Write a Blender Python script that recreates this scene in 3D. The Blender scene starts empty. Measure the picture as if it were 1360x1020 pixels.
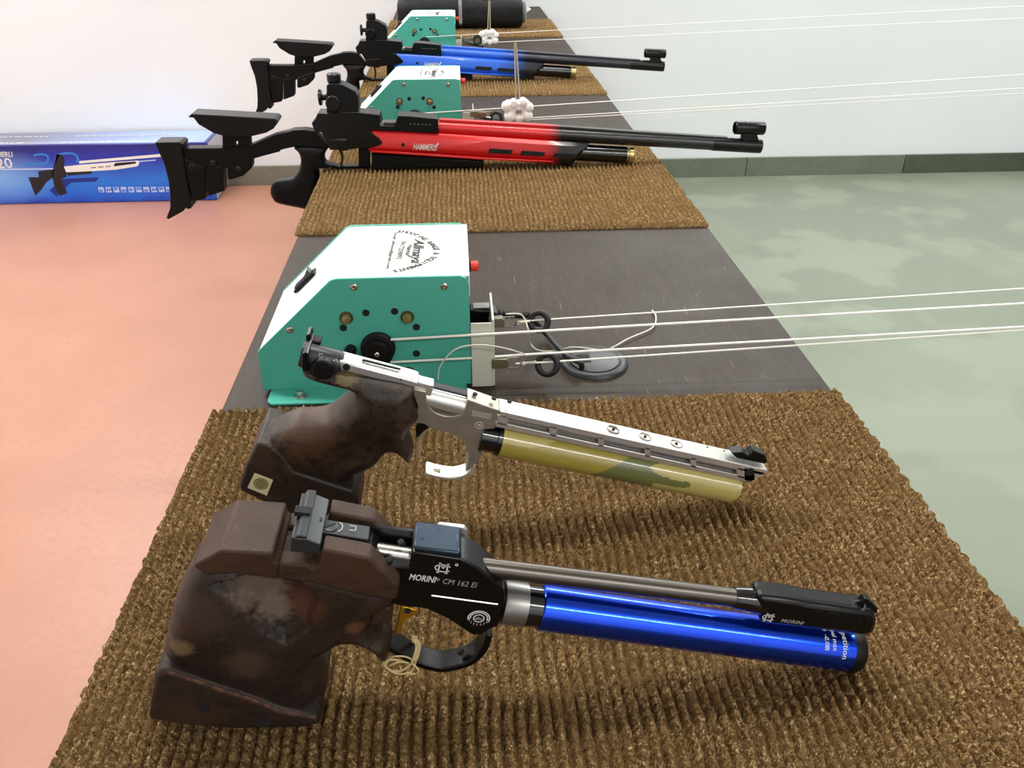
import bpy, bmesh, math, random
import numpy as np
from mathutils import Vector, Matrix
random.seed(7)
C = bpy.context.scene
COL = C.collection
PI = math.pi

# ---------------------------------------------------------------- camera, world, lights, exposure
FPX, PITCH, YAW, CAMH = 1130.0, math.radians(30.2), math.radians(3.6), 1.184
cam_data = bpy.data.cameras.new('camera')
cam_data.sensor_width = 36.0
cam_data.lens = 36.0*FPX/1360.0
cam_data.clip_start = 0.02
cam = bpy.data.objects.new('camera', cam_data)
COL.objects.link(cam)
cam.location = (0, 0, CAMH)
cam.rotation_euler = (PI/2-PITCH, 0, -YAW)
C.camera = cam

WY_ = 3.94
world = bpy.data.worlds.new('world')
C.world = world
world.use_nodes = True
world.node_tree.nodes['Background'].inputs[0].default_value = (0.92, 0.96, 1.0, 1)
world.node_tree.nodes['Background'].inputs[1].default_value = 0.14

def area(name, loc, sx, sy, power, color, rot=(0, 0, 0)):
    l = bpy.data.lights.new(name, 'AREA')
    l.shape = 'RECTANGLE'; l.size = sx; l.size_y = sy
    l.energy = power; l.color = color
    o = bpy.data.objects.new(name, l)
    COL.objects.link(o)
    o.location = loc; o.rotation_euler = rot
    return o
TUBE = math.radians(-62)
area('ceiling_tube_light', (0.15, 1.2, 2.90), 1.3, 0.10, 25, (1.0, 0.98, 0.93))
area('ceiling_tube_light', (2.8, 1.9, 2.90), 1.3, 0.10, 50, (0.97, 1.0, 0.97))
area('ceiling_tube_light', (-2.0, 1.7, 2.90), 1.3, 0.10, 44, (1.0, 0.98, 0.95))
area('ceiling_tube_light', (1.6, -1.75, 2.90), 2.2, 0.08, 46, (1.0, 0.98, 0.95))
area('added_wall_tube', (1.45, WY_-.07, 2.62), 2.0, 0.14, 34, (0.97, 1.0, 0.99), (TUBE, 0, 0))  # unseen tube, added to put a white sheen on the silver pistol
area('added_wall_tube', (-1.5, WY_-.07, 2.62), 1.6, 0.14, 32, (1.0, 0.99, 0.97), (TUBE, 0, 0))  # unseen tube, added to wash the back wall with light

C.view_settings.view_transform = 'Standard'
C.view_settings.look = 'None'
C.view_settings.exposure = 0.55
C.view_settings.gamma = 1.0
C.view_settings.use_curve_mapping = False

# ---------------------------------------------------------------- helpers: geometry of the view (pixels of the photo -> points on real planes)
cF = Vector((math.sin(YAW)*math.cos(PITCH), math.cos(YAW)*math.cos(PITCH), -math.sin(PITCH)))
cR = Vector((math.cos(YAW), -math.sin(YAW), 0))
cU = Vector((math.sin(YAW)*math.sin(PITCH), math.cos(YAW)*math.sin(PITCH), math.cos(PITCH)))
def ray(x, y):
    return cF + cR*((x-680)/FPX) + cU*(-(y-510)/FPX)
def on_z(x, y, z):
    d = ray(x, y); t = (z-CAMH)/d.z
    return Vector((d.x*t, d.y*t, z))
def on_y(x, y, Y):
    d = ray(x, y); t = Y/d.y
    return Vector((d.x*t, Y, CAMH+d.z*t))
class Fr:
    """local frame of a thing: x right, y away, z up; F(px,py,t) reads the upright plane lying t nearer than its middle"""
    def __init__(s, Y0, x0, z0): s.o = Vector((x0, Y0, z0))
    def __call__(s, px, py, t=0.0):
        p = on_y(px, py, s.o.y-t)
        return (p.x-s.o.x, p.z-s.o.z)
    def poly(s, pts, t=0.0): return [s(a, b, t) for a, b in pts]
    def v(s, px, py, t=0.0):
        a, b = s(px, py, t); return Vector((a, -t, b))

# ---------------------------------------------------------------- helpers: meshes
class MB:
    def __init__(s): s.v = []; s.f = []; s.mi = []
    def add(s, vs, fs, m=0):
        b = len(s.v); s.v += [tuple(p) for p in vs]
        s.f += [tuple(i+b for i in f) for f in fs]; s.mi += [m]*len(fs)
    def prism(s, poly, y0, y1, m=0):
        area2 = sum(poly[i][0]*poly[(i+1) % len(poly)][1]-poly[(i+1) % len(poly)][0]*poly[i][1] for i in range(len(poly)))
        if area2 < 0: poly = poly[::-1]
        n = len(poly)
        vs = [(x, y0, z) for x, z in poly]+[(x, y1, z) for x, z in poly]
        fs = [tuple(range(n)), tuple(range(2*n-1, n-1, -1))]
        for i in range(n):
            j = (i+1) % n
            fs.append((i, n+i, n+j, j))
        s.add(vs, fs, m)
        return s
    def box(s, c, d, rot=None, m=0):
        vs = [Vector((sx*d[0]/2, sy*d[1]/2, sz*d[2]/2)) for sx in (-1, 1) for sy in (-1, 1) for sz in (-1, 1)]
        if rot is not None: vs = [rot @ p for p in vs]
        vs = [p+Vector(c) for p in vs]
        s.add(vs, [(0, 1, 3, 2), (4, 6, 7, 5), (0, 4, 5, 1), (2, 3, 7, 6), (0, 2, 6, 4), (1, 5, 7, 3)], m)
        return s
    def lathe(s, prof, o, d, n=32, m=0, caps=True):
        """prof: (distance along axis, radius)"""
        d = Vector(d).normalized()
        a = d.orthogonal().normalized(); b = d.cross(a)
        o = Vector(o); vs = []; fs = []
        for h, r in prof:
            for k in range(n):
                w = 2*PI*k/n
                vs.append(o+d*h+(a*math.cos(w)+b*math.sin(w))*r)
        for i in range(len(prof)-1):
            for k in range(n):
                q = (k+1) % n
                fs.append((i*n+k, i*n+q, (i+1)*n+q, (i+1)*n+k))
        if caps:
            fs.append(tuple(range(n-1, -1, -1)))
            e = (len(prof)-1)*n
            fs.append(tuple(range(e, e+n)))
        s.add(vs, fs, m)
        return s
    def rod(s, p0, p1, r, r1=None, n=24, m=0):
        p0 = Vector(p0); p1 = Vector(p1)
        return s.lathe([(0, r), ((p1-p0).length, r if r1 is None else r1)], p0, p1-p0, n, m)
    def torus(s, c, axis, R, r, n=36, k=12, m=0):
        d = Vector(axis).normalized(); a = d.orthogonal().normalized(); b = d.cross(a)
        vs = []; fs = []; c = Vector(c)
        for i in range(n):
            w = 2*PI*i/n; e = a*math.cos(w)+b*math.sin(w)
            for j in range(k):
                q = 2*PI*j/k
                vs.append(c+e*(R+r*math.cos(q))+d*(r*math.sin(q)))
        for i in range(n):
            for j in range(k):
                i2 = (i+1) % n; j2 = (j+1) % k
                fs.append((i*k+j, i2*k+j, i2*k+j2, i*k+j2))
        s.add(vs, fs, m)
        return s
    def tube(s, pts, r, k=8, m=0, closed=False, smooth=0):
        pts = [Vector(p) for p in pts]
        if smooth: pts = catmull(pts, smooth, closed)
        n = len(pts); vs = []; fs = []
        up = None
        for i, p in enumerate(pts):
            t = (pts[(i+1) % n]-pts[i-1]) if closed else (pts[min(i+1, n-1)]-pts[max(i-1, 0)])
            t.normalize()
            if up is None: up = t.orthogonal().normalized()
            up = (up-t*up.dot(t)).normalized(); b = t.cross(up)
            rr = r(i/(n-1)) if callable(r) else r
            for j in range(k):
                w = 2*PI*j/k
                vs.append(p+(up*math.cos(w)+b*math.sin(w))*rr)
        for i in range(n if closed else n-1):
            i2 = (i+1) % n
            for j in range(k):
                j2 = (j+1) % k
                fs.append((i*k+j, i*k+j2, i2*k+j2, i2*k+j))
        if not closed:
            fs.append(tuple(range(k-1, -1, -1))); fs.append(tuple(range((n-1)*k, n*k)))
        s.add(vs, fs, m)
        return s
    def strip(s, path, th, y0, y1, m=0, smooth=0):
        """band bent along a path in the xz plane: th thick, from y0 to y1 wide"""
        P = [Vector((a, 0, b)) for a, b in path]
        if smooth: P = catmull(P, smooth)
        L = []; R = []
        for i, p in enumerate(P):
            t = (P[min(i+1, len(P)-1)]-P[max(i-1, 0)]).normalized()
            nn = Vector((-t.z, 0, t.x))*th/2
            L.append(p+nn); R.append(p-nn)
        n = len(P); vs = []; fs = []
        for i in range(n):
            for q, y in ((L[i], y0), (L[i], y1), (R[i], y1), (R[i], y0)): vs.append((q.x, y, q.z))
        for i in range(n-1):
            for j in range(4):
                j2 = (j+1) % 4
                fs.append((i*4+j, i*4+j2, (i+1)*4+j2, (i+1)*4+j))
        fs.append((3, 2, 1, 0)); e = (n-1)*4; fs.append((e, e+1, e+2, e+3))
        s.add(vs, fs, m)
        return s
    def ribbon(s, pts, w, to3d, h=0.0002, m=0, closed=False):
        """printed stroke: a thin flat line w wide along 2-D points, carried to the surface by to3d(u,v,lift)"""
        P = [Vector((a, b)) for a, b in pts]; n = len(P); vs = []; fs = []
        for i, p in enumerate(P):
            t = (P[(i+1) % n]-P[i-1]) if closed else (P[min(i+1, n-1)]-P[max(i-1, 0)])
            t.normalize(); q = Vector((-t.y, t.x))*w/2
            for e in (p+q, p-q): vs.append(to3d(e.x, e.y, h))
        for i in range(n if closed else n-1):
            j = (i+1) % n
            fs.append((i*2, i*2+1, j*2+1, j*2))
        s.add(vs, fs, m)
        return s
    def build(s, name, mat, parent=None, smooth=False, bevel=0.0, seg=2, fix=True):
        me = bpy.data.meshes.new(name)
        me.from_pydata(s.v, [], s.f)
        mats = mat if isinstance(mat, (list, tuple)) else [mat]
        for q in mats: me.materials.append(q)
        if len(mats) > 1: me.polygons.foreach_set('material_index', s.mi)
        if fix:
            bm = bmesh.new(); bm.from_mesh(me)
            bmesh.ops.recalc_face_normals(bm, faces=bm.faces)
            bm.to_mesh(me); bm.free()
        me.update()
        o = bpy.data.objects.new(name, me)
        COL.objects.link(o)
        if smooth or bevel:
            me.polygons.foreach_set('use_smooth', [True]*len(me.polygons))
            try: me.set_sharp_from_angle(angle=math.radians(35))
            except Exception: pass
        if bevel:
            b = o.modifiers.new('bevel', 'BEVEL'); b.width = bevel; b.segments = seg
            b.limit_method = 'ANGLE'; b.angle_limit = math.radians(35); b.harden_normals = False
        if parent is not None: o.parent = parent
        return o
def catmull(P, n, closed=False):
    out = []; N = len(P)
    for i in range(N if closed else N-1):
        g = (lambda k: P[k % N]) if closed else (lambda k: P[max(0, min(N-1, k))])
        p0, p1, p2, p3 = g(i-1), g(i), g(i+1), g(i+2)
        for k in range(n):
            t = k/n
            out.append(0.5*((2*p1)+(p2-p0)*t+(2*p0-5*p1+4*p2-p3)*t*t+(3*p1-p0-3*p2+p3)*t**3))
    if not closed: out.append(P[-1])
    return out
def smooth2(pts, n, closed=True):
    return [(p.x, p.y) for p in catmull([Vector((a, b)) for a, b in pts], n, closed)]
def resample(poly, n):
    P = np.array(poly+[poly[0]]); d = np.r_[0, np.cumsum(np.hypot(*np.diff(P, axis=0).T))]
    t = np.linspace(0, d[-1], n, endpoint=False)
    return np.c_[np.interp(t, d, P[:, 0]), np.interp(t, d, P[:, 1])]
def inside(poly, q):
    """signed distance to a polygon (positive inside), for many points"""
    Pn = np.asarray(poly); A = Pn; B_ = np.roll(Pn, -1, 0); ab = B_-A
    best = np.full(len(q), 1e9); c = np.zeros(len(q), bool)
    for a, d, b in zip(A, ab, B_):
        t = np.clip(((q-a) @ d)/max(d @ d, 1e-16), 0, 1)
        best = np.minimum(best, np.hypot(*(q-a-t[:, None]*d).T))
        if a[1] != b[1]:
            k = ((a[1] > q[:, 1]) != (b[1] > q[:, 1])) & (q[:, 0] < (b[0]-a[0])*(q[:, 1]-a[1])/(b[1]-a[1])+a[0])
            c ^= k
    return np.where(c, best, -best)
from mathutils.geometry import delaunay_2d_cdt
def inflate(outline, wn, wf, R=.014, step=.0022, n=220, p=2.4, mb=None, m=0):
    """carved solid: outline in xz swollen to half widths wn (near) and wf (far); its edge is rounded over the distance R"""
    O = resample(outline, n)
    if sum(O[i][0]*O[(i+1) % n][1]-O[(i+1) % n][0]*O[i][1] for i in range(n)) < 0: O = O[::-1]
    lo = O.min(0); hi = O.max(0)
    g = np.array([(x+(k % 2)*step/2, z) for k, z in enumerate(np.arange(lo[1], hi[1], step*.87)) for x in np.arange(lo[0], hi[0], step)])
    d = inside(O, g); g = g[d > step*.55]
    rim = []
    for fr_ in (.06, .16, .30):      # rings close to the edge keep the roundness clean
        rr = R*fr_
        t = np.roll(O, -1, 0)-np.roll(O, 1, 0); t /= np.hypot(*t.T)[:, None]
        q = O+np.c_[-t[:, 1], t[:, 0]]*rr
        dq = inside(O, q); rim.append(q[dq > rr*.93])
    dg = inside(O, g); g = g[dg > R*.36]
    pts = np.concatenate([O]+rim+[g])
    V, E_, F_, *_ = delaunay_2d_cdt([Vector(q) for q in pts], [(i, (i+1) % n) for i in range(n)], [], 1, 1e-7)
    q = np.array([tuple(v) for v in V]); dd = np.clip(inside(O, q), 0, None)
    f = (1-(1-np.clip(dd/R, 0, 1))**p)**(1/p)
    mb = mb or MB(); N = len(q)
    wnv = np.array([wn(x, z) for x, z in q]); wfv = np.array([wf(x, z) for x, z in q])
    on = dd < 1e-6
    vs = [(q[i, 0], -wnv[i]*f[i], q[i, 1]) for i in range(N)]
    idx = {}
    for i in range(N):
        if on[i]: idx[i] = i
        else:
            idx[i] = len(vs); vs.append((q[i, 0], wfv[i]*f[i], q[i, 1]))
    fs = [tuple(t) for t in F_]+[tuple(idx[k] for k in reversed(t)) for t in F_]
    mb.add(vs, fs, m)
    return mb
def gauss(x, z, c, r): return math.exp(-((x-c[0])**2+(z-c[1])**2)/(r*r))

def tag(o, label, cat, group=None, kind=None):
    if label: o['label'] = label
    if cat: o['category'] = cat
    if group: o['group'] = group
    if kind: o['kind'] = kind
    return o
def thing(name, label, cat, loc, group=None, rz=0.0):
    o = bpy.data.objects.new(name, None); COL.objects.link(o)
    o.empty_display_size = 0.05
    o.location = loc; o.rotation_euler = (0, 0, rz)
    return tag(o, label, cat, group)
def dup(root, loc, label, remat=None):
    r = root.copy(); COL.objects.link(r); r.location = loc; r['label'] = label
    def rec(src, dst):
        for ch in list(src.children):
            c = ch.copy()
            if c.data and remat and any(m in remat for m in c.data.materials):
                c.data = ch.data.copy()
                for i, m in enumerate(c.data.materials):
                    if m in remat: c.data.materials[i] = remat[m]
            COL.objects.link(c); c.parent = dst
            rec(ch, c)
    rec(root, r)
    return r
def text_mesh(txt, size, shear=0.0, bold=0.0, align='CENTER', spacing=1.0):
    cu = bpy.data.curves.new('lettering', 'FONT')
    cu.body = txt; cu.size = size; cu.shear = shear; cu.align_x = align; cu.offset = bold
    cu.resolution_u = 2; cu.space_character = spacing
    o = bpy.data.objects.new('lettering', cu); COL.objects.link(o)
    dg = bpy.context.evaluated_depsgraph_get(); dg.update()
    me = bpy.data.meshes.new_from_object(o.evaluated_get(dg))
    vs = [v.co.copy() for v in me.vertices]; fs = [tuple(p.vertices) for p in me.polygons]
    bpy.data.objects.remove(o); bpy.data.curves.remove(cu); bpy.data.meshes.remove(me)
    return vs, fs
def add_text(mb, txt, size, to3d, shear=0.0, bold=0.0, align='CENTER', spacing=1.0, lift=0.0002, m=0):
    vs, fs = text_mesh(txt, size, shear, bold, align, spacing)
    mb.add([to3d(v.x, v.y, lift) for v in vs], fs, m)

# ---------------------------------------------------------------- helpers: materials
def lin(h):
    h = h.lstrip('#'); c = [int(h[i:i+2], 16)/255 for i in (0, 2, 4)]
    return tuple((x/12.92 if x <= 0.04045 else ((x+0.055)/1.055)**2.4) for x in c)+(1,)
def P(name, col, rough=0.5, metal=0.0, spec=0.5, coat=0.0, noise=None, bump=None, rnoise=None, trans=0.0, aniso=None):
    """noise=(scale, other colour, low, high[, stretch]); bump=(scale, strength, distance)"""
    m = bpy.data.materials.new(name); m.use_nodes = True
    nt = m.node_tree; b = nt.nodes['Principled BSDF']
    b.inputs['Base Color'].default_value = lin(col)
    b.inputs['Roughness'].default_value = rough; b.inputs['Metallic'].default_value = metal
    b.inputs['Specular IOR Level'].default_value = spec
    b.inputs['Coat Weight'].default_value = coat; b.inputs['Coat Roughness'].default_value = 0.08
    if trans: b.inputs['Transmission Weight'].default_value = trans
    tc = nt.nodes.new('ShaderNodeTexCoord')
    def tex(scale, stretch=None, detail=4):
        n = nt.nodes.new('ShaderNodeTexNoise'); n.inputs['Scale'].default_value = scale; n.inputs['Detail'].default_value = detail
        if stretch:
            mp = nt.nodes.new('ShaderNodeMapping'); mp.inputs['Scale'].default_value = stretch
            nt.links.new(tc.outputs['Object'], mp.inputs[0]); nt.links.new(mp.outputs[0], n.inputs['Vector'])
        else: nt.links.new(tc.outputs['Object'], n.inputs['Vector'])
        return n
    if noise:
        items = noise if isinstance(noise, list) else [noise]
        prev = None
        for it in items:
            n = tex(it[0], it[4] if len(it) > 4 else None)
            r = nt.nodes.new('ShaderNodeValToRGB')
            r.color_ramp.elements[0].position = it[2]; r.color_ramp.elements[1].position = it[3]
            mx = nt.nodes.new('ShaderNodeMix'); mx.data_type = 'RGBA'
            nt.links.new(n.outputs['Fac'], r.inputs[0]); nt.links.new(r.outputs[0], mx.inputs[0])
            if prev is None: mx.inputs[6].default_value = lin(col)
            else: nt.links.new(prev, mx.inputs[6])
            mx.inputs[7].default_value = lin(it[1])
            prev = mx.outputs[2]
        nt.links.new(prev, b.inputs['Base Color'])
    if bump:
        n = tex(bump[0], bump[3] if len(bump) > 3 else None)
        bp = nt.nodes.new('ShaderNodeBump'); bp.inputs['Strength'].default_value = bump[1]; bp.inputs['Distance'].default_value = bump[2]
        nt.links.new(n.outputs['Fac'], bp.inputs['Height']); nt.links.new(bp.outputs[0], b.inputs['Normal'])
    if rnoise:
        n = tex(rnoise[0]); r = nt.nodes.new('ShaderNodeMapRange')
        r.inputs['To Min'].default_value = rnoise[1]; r.inputs['To Max'].default_value = rnoise[2]
        nt.links.new(n.outputs['Fac'], r.inputs[0]); nt.links.new(r.outputs[0], b.inputs['Roughness'])
    return m
def fade(name, c0, c1, x0, x1, rough=0.35, metal=0.0):
    """paint that fades from one colour into another along the thing's x"""
    m = P(name, c0, rough, metal, coat=0.2); nt = m.node_tree; b = nt.nodes['Principled BSDF']
    tc = nt.nodes.new('ShaderNodeTexCoord'); sp = nt.nodes.new('ShaderNodeSeparateXYZ'); mr = nt.nodes.new('ShaderNodeMapRange')
    mr.inputs['From Min'].default_value = x0; mr.inputs['From Max'].default_value = x1
    mx = nt.nodes.new('ShaderNodeMix'); mx.data_type = 'RGBA'
    mx.inputs[6].default_value = lin(c0); mx.inputs[7].default_value = lin(c1)
    nt.links.new(tc.outputs['Object'], sp.inputs[0]); nt.links.new(sp.outputs[0], mr.inputs[0])
    nt.links.new(mr.outputs[0], mx.inputs[0]); nt.links.new(mx.outputs[2], b.inputs['Base Color'])
    return m

M = {}
M['wall'] = P('wall_paint', '#e8ecef', 0.6, noise=(1.2, '#e2e6ea', .35, .7), bump=(90, .05, .002))
def wear(mat, spots):
    """worn patches with a place of their own on a part: (centre xz, radius, colour, amount)"""
    m = mat.copy(); nt = m.node_tree; b = nt.nodes['Principled BSDF']
    prev = b.inputs['Base Color'].links[0].from_socket
    tc = nt.nodes.new('ShaderNodeTexCoord')
    no = nt.nodes.new('ShaderNodeTexNoise'); no.inputs['Scale'].default_value = 150; no.inputs['Detail'].default_value = 8; no.inputs['Roughness'].default_value = .7
    nt.links.new(tc.outputs['Object'], no.inputs['Vector'])
    for (cx, cz), r, col, amt in spots:
        mp = nt.nodes.new('ShaderNodeMapping'); mp.inputs['Scale'].default_value = (1, 0, 1); nt.links.new(tc.outputs['Object'], mp.inputs[0])
        d = nt.nodes.new('ShaderNodeVectorMath'); d.operation = 'DISTANCE'; d.inputs[1].default_value = (cx, 0, cz); nt.links.new(mp.outputs[0], d.inputs[0])
        a = nt.nodes.new('ShaderNodeMath'); a.operation = 'MULTIPLY_ADD'; a.inputs[1].default_value = r*1.6; nt.links.new(no.outputs['Fac'], a.inputs[0]); nt.links.new(d.outputs['Value'], a.inputs[2])
        g = nt.nodes.new('ShaderNodeMapRange'); g.inputs['From Min'].default_value = r*1.35; g.inputs['From Max'].default_value = r*1.85; g.inputs['To Min'].default_value = amt; g.inputs['To Max'].default_value = 0
        nt.links.new(a.outputs[0], g.inputs[0])
        mx = nt.nodes.new('ShaderNodeMix'); mx.data_type = 'RGBA'; nt.links.new(g.outputs[0], mx.inputs[0]); nt.links.new(prev, mx.inputs[6]); mx.inputs[7].default_value = lin(col)
        prev = mx.outputs[2]
    nt.links.new(prev, b.inputs['Base Color'])
    return m
M['ceiling'] = P('ceiling_paint', '#d9d9d4', 0.8)
M['red_floor'] = P('red_floor_paint', '#ab7964', 0.40, noise=[(2.2, '#b7846f', .35, .7), (60, '#ab7762', .45, .8)], bump=(35, .04, .002))
M['grey_floor'] = P('grey_cement', '#7f8675', 0.36, noise=[(.9, '#787f6f', .46, .52), (2.6, '#858c7b', .50, .56), (140, '#8b9282', .58, .8)], bump=(20, .05, .003))
M['skirting'] = P('grey_granite', '#68705f', 0.45, noise=[(9, '#5d6656', .35, .65), (260, '#7c8473', .45, .7)])
M['skirting_dark'] = P('dark_granite', '#4c5446', 0.45, noise=[(9, '#424a3d', .35, .65), (260, '#5c6454', .5, .75)])
M['skirting_warm'] = P('warm_granite', '#7b7a6c', 0.5, noise=[(9, '#6f6d60', .35, .65), (260, '#8a887a', .45, .7)])
M['table'] = P('brown_laminate', '#2b2017', 0.52, spec=.24, noise=[(30, '#382b20', .35, .7, (6, .5, 1)), (160, '#251c14', .4, .7, (5, .35, 1)), (90, '#5f4f3e', .69, .75, (3, .25, 1))], bump=(220, .12, .0006, (5, .3, 1)), rnoise=(14, .46, .62))
M['table_side'] = P('bench_frame', '#3c3029', 0.5)
M['mat'] = P('coir_pile', '#93764c', 0.95, spec=0.08, noise=[(300, '#664c2e', .42, .60), (460, '#d0b384', .53, .65), (42, '#846843', .45, .7), (1100, '#472f19', .54, .64)], bump=(1600, 1.0, .0016))
M['mat_base'] = P('mat_backing', '#2c2219', 0.95, spec=0.1)
M['wood_dark'] = P('dark_walnut', '#2b1d16', 0.55, spec=.35, noise=[(60, '#1e130e', .35, .65, (1, 1, 3)), (420, '#120b08', .60, .68), (24, '#3a2418', .54, .8), (900, '#4a3a2e', .64, .74)], bump=(420, .35, .0012))
M['wood_top'] = P('sawn_walnut', '#38261a', 0.6, spec=.3, noise=[(90, '#2a1a10', .35, .65, (.4, 1, 3)), (20, '#432a1a', .5, .8), (700, '#5a4532', .62, .74)], bump=(600, .2, .0008))
M['wood_grey'] = P('worn_walnut', '#231a16', 0.5, spec=.35, noise=[(28, '#3c2b1e', .46, .66), (150, '#1a120f', .45, .65), (600, '#4a3a2c', .60, .72)], bump=(480, .35, .001))
M['black'] = P('black_anodised', '#060608', 0.3, 0.0, spec=0.32, bump=(900, .04, .0004))
M['black_matte'] = P('black_matte', '#060607', 0.5, spec=0.2, bump=(700, .08, .0005))
M['black_plastic'] = P('black_plastic', '#09090b', 0.45, spec=0.25, bump=(500, .1, .0006))
M['black_gloss'] = P('black_gloss', '#08080a', 0.15, coat=0.4)
M['hole'] = P('dark_bore', '#050506', 0.8)
M['gun_steel'] = P('gun_steel', '#5d5752', 0.32, 0.9, bump=(300, .05, .0004, (.3, 6, 6)))
M['sight_grey'] = P('sight_grey', '#35383b', 0.38, 0.55, bump=(500, .05, .0004))
M['blue_plate'] = P('blued_plate', '#2f3b49', 0.25, 0.8, rnoise=(90, .2, .4))
M['silver'] = P('silver_alloy', '#d4d3d0', 0.38, 0.8, bump=(600, .04, .0003))
M['silver_face'] = P('matte_alloy', '#a7a196', 0.42, 0.75, noise=(120, '#9b958a', .4, .7), bump=(900, .06, .0003))
M['satin_steel'] = P('satin_steel', '#8c8b89', 0.38, 0.9)
M['steel'] = P('bright_steel', '#bdbcb8', 0.22, 1.0)
M['blue_tube'] = P('blue_anodised', '#0f42d6', 0.22, 0.92, coat=0.4, bump=(800, .05, .0004))
M['white_ink'] = P('white_print', '#d6d6d6', 0.5)
M['grey_ink'] = P('grey_print', '#9b9a98', 0.5)
M['dark_ink'] = P('dark_print', '#1a1a1b', 0.6)
M['pale_ink'] = P('faint_etching', '#c6c1b8', 0.5)
M['gold'] = P('gold_trigger', '#c28d22', 0.3, 0.8)
M['brass'] = P('brass', '#b8a676', 0.3, 0.85)
M['dull_brass'] = P('dull_brass', '#5c4e2a', 0.4, 0.6)
M['twine'] = P('twine', '#cdb887', 0.85, bump=(1500, .5, .0006))
M['teal'] = P('teal_paint', '#4cab9a', 0.48, spec=.35, noise=(7, '#47a594', .4, .65), bump=(700, .1, .0005))
M['cover'] = P('white_cover', '#e9e8e1', 0.4, noise=(5, '#e2e1d8', .45, .7))
M['red_knob'] = P('red_knob', '#e0301a', 0.35)
M['olive'] = P('olive_camo', '#9c8e3c', 0.25, coat=0.5)
M['olive_pale'] = P('pale_camo', '#b3a660', 0.25, coat=0.5)
M['olive_dark'] = P('green_camo', '#686d3e', 0.25, coat=0.5)
M['red_paint'] = fade('red_to_black_paint', '#c40c13', '#131214', 0.153, 0.180)
M['blue_paint'] = fade('blue_to_navy_paint', '#1b5fd6', '#080a1e', 0.110, 0.185)
M['cord'] = P('white_cord', '#f3f1ea', 0.7, bump=(900, .5, .0008, (3, 1, 1)))
M['thread'] = P('white_thread', '#d8d4c4', 0.75)
M['rubber'] = P('black_rubber', '#141416', 0.5)
M['bracket'] = P('milky_plastic', '#dde0d2', 0.35, trans=0.25)
M['clip'] = P('clip_metal', '#8d8a78', 0.35, 0.8)
M['grommet'] = P('grommet_plastic', '#25292b', 0.42)
M['foam'] = P('white_foam', '#ecece8', 0.75, bump=(120, .3, .004))
M['rod'] = P('pale_rod', '#b5a98f', 0.35, 0.4)
M['bag'] = P('black_bag_fabric', '#0d0e11', 0.55, spec=.3, noise=(30, '#15171a', .4, .7), bump=(60, .35, .006))
M['bag_grey'] = P('grey_bag_trim', '#8a8c8b', 0.6, noise=(60, '#767877', .4, .7))
M['paper'] = P('white_paper', '#efefeb', 0.8)

# ---------------------------------------------------------------- setting
XL, XR, TT = -0.236, 0.366, 0.75        # bench edges and top
MT = TT+0.010                           # pile height of the mats
WY = 3.94
def struct(o): o['kind'] = 'structure'; return o
mb = MB()
mb.add([(-3.2, -2.5, 0), (.06, -2.5, 0), (.06, WY, 0), (-3.2, WY, 0), (11, -2.5, 0), (11, WY, 0)], [(0, 1, 2, 3)], 0)
mb.add([(.06, -2.5, 0), (11, -2.5, 0), (11, WY, 0), (.06, WY, 0)], [(0, 1, 2, 3)], 1)
struct(mb.build('floor', [M['red_floor'], M['grey_floor']]))
struct(MB().box((3.9, WY+.06, 1.5), (14.4, .12, 3.0)).build('wall_back', M['wall']))
struct(MB().box((3.9, -2.56, 1.5), (14.4, .12, 3.0)).build('wall_front', M['wall']))
struct(MB().box((-3.26, .72, 1.5), (.12, 6.44, 3.0)).build('wall_left', M['wall']))
struct(MB().box((11.06, .72, 1.5), (.12, 6.44, 3.0)).build('wall_right', M['wall']))
struct(MB().box((3.9, .72, 3.05), (14.4, 6.6, .1)).build('ceiling', M['ceiling']))
bb = struct(MB().box((3.9, WY-.003, .043), (14.2, .006, .086)).build('baseboard_back', M['mat_base']))
cuts = [-3.15, -2.25, -1.3, -.40, .50, 1.36, 2.128, 3.05, 3.95, 4.9, 5.8, 6.7, 7.6, 8.5, 9.4, 10.3, 10.95]
for i in range(len(cuts)-1):
    a, b = cuts[i], cuts[i+1]
    m = M['skirting_warm'] if b < .2 else (M['skirting_dark'] if i in (6, 9, 12) else M['skirting'])
    MB().box(((a+b)/2, WY-.009, .044), (b-a-.003, .014, .088)).build('tile', m, bb, bevel=.0015)

# ---------------------------------------------------------------- bench
bench = thing('shooting_bench', 'long dark brown laminate bench running away to the white wall', 'bench', (XL, 0, 0))
L0, L1 = -.7, WY-.004
MB().box(((XR-XL)/2, (L0+L1)/2, TT-.016), (XR-XL, L1-L0, .032)).build('tabletop', M['table'], bench, bevel=.002)
for y in (-.5, 1.0, 2.5, 3.8):
    for x in (.05, XR-XL-.05):
        MB().box((x, y, (TT-.032)/2), (.05, .05, TT-.032)).build('leg', M['table_side'], bench, bevel=.002)
for x in (.05, XR-XL-.05):
    MB().box((x, (L0+L1)/2, TT-.072), (.03, L1-L0-.3, .079)).build('rail', M['table_side'], bench)

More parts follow.
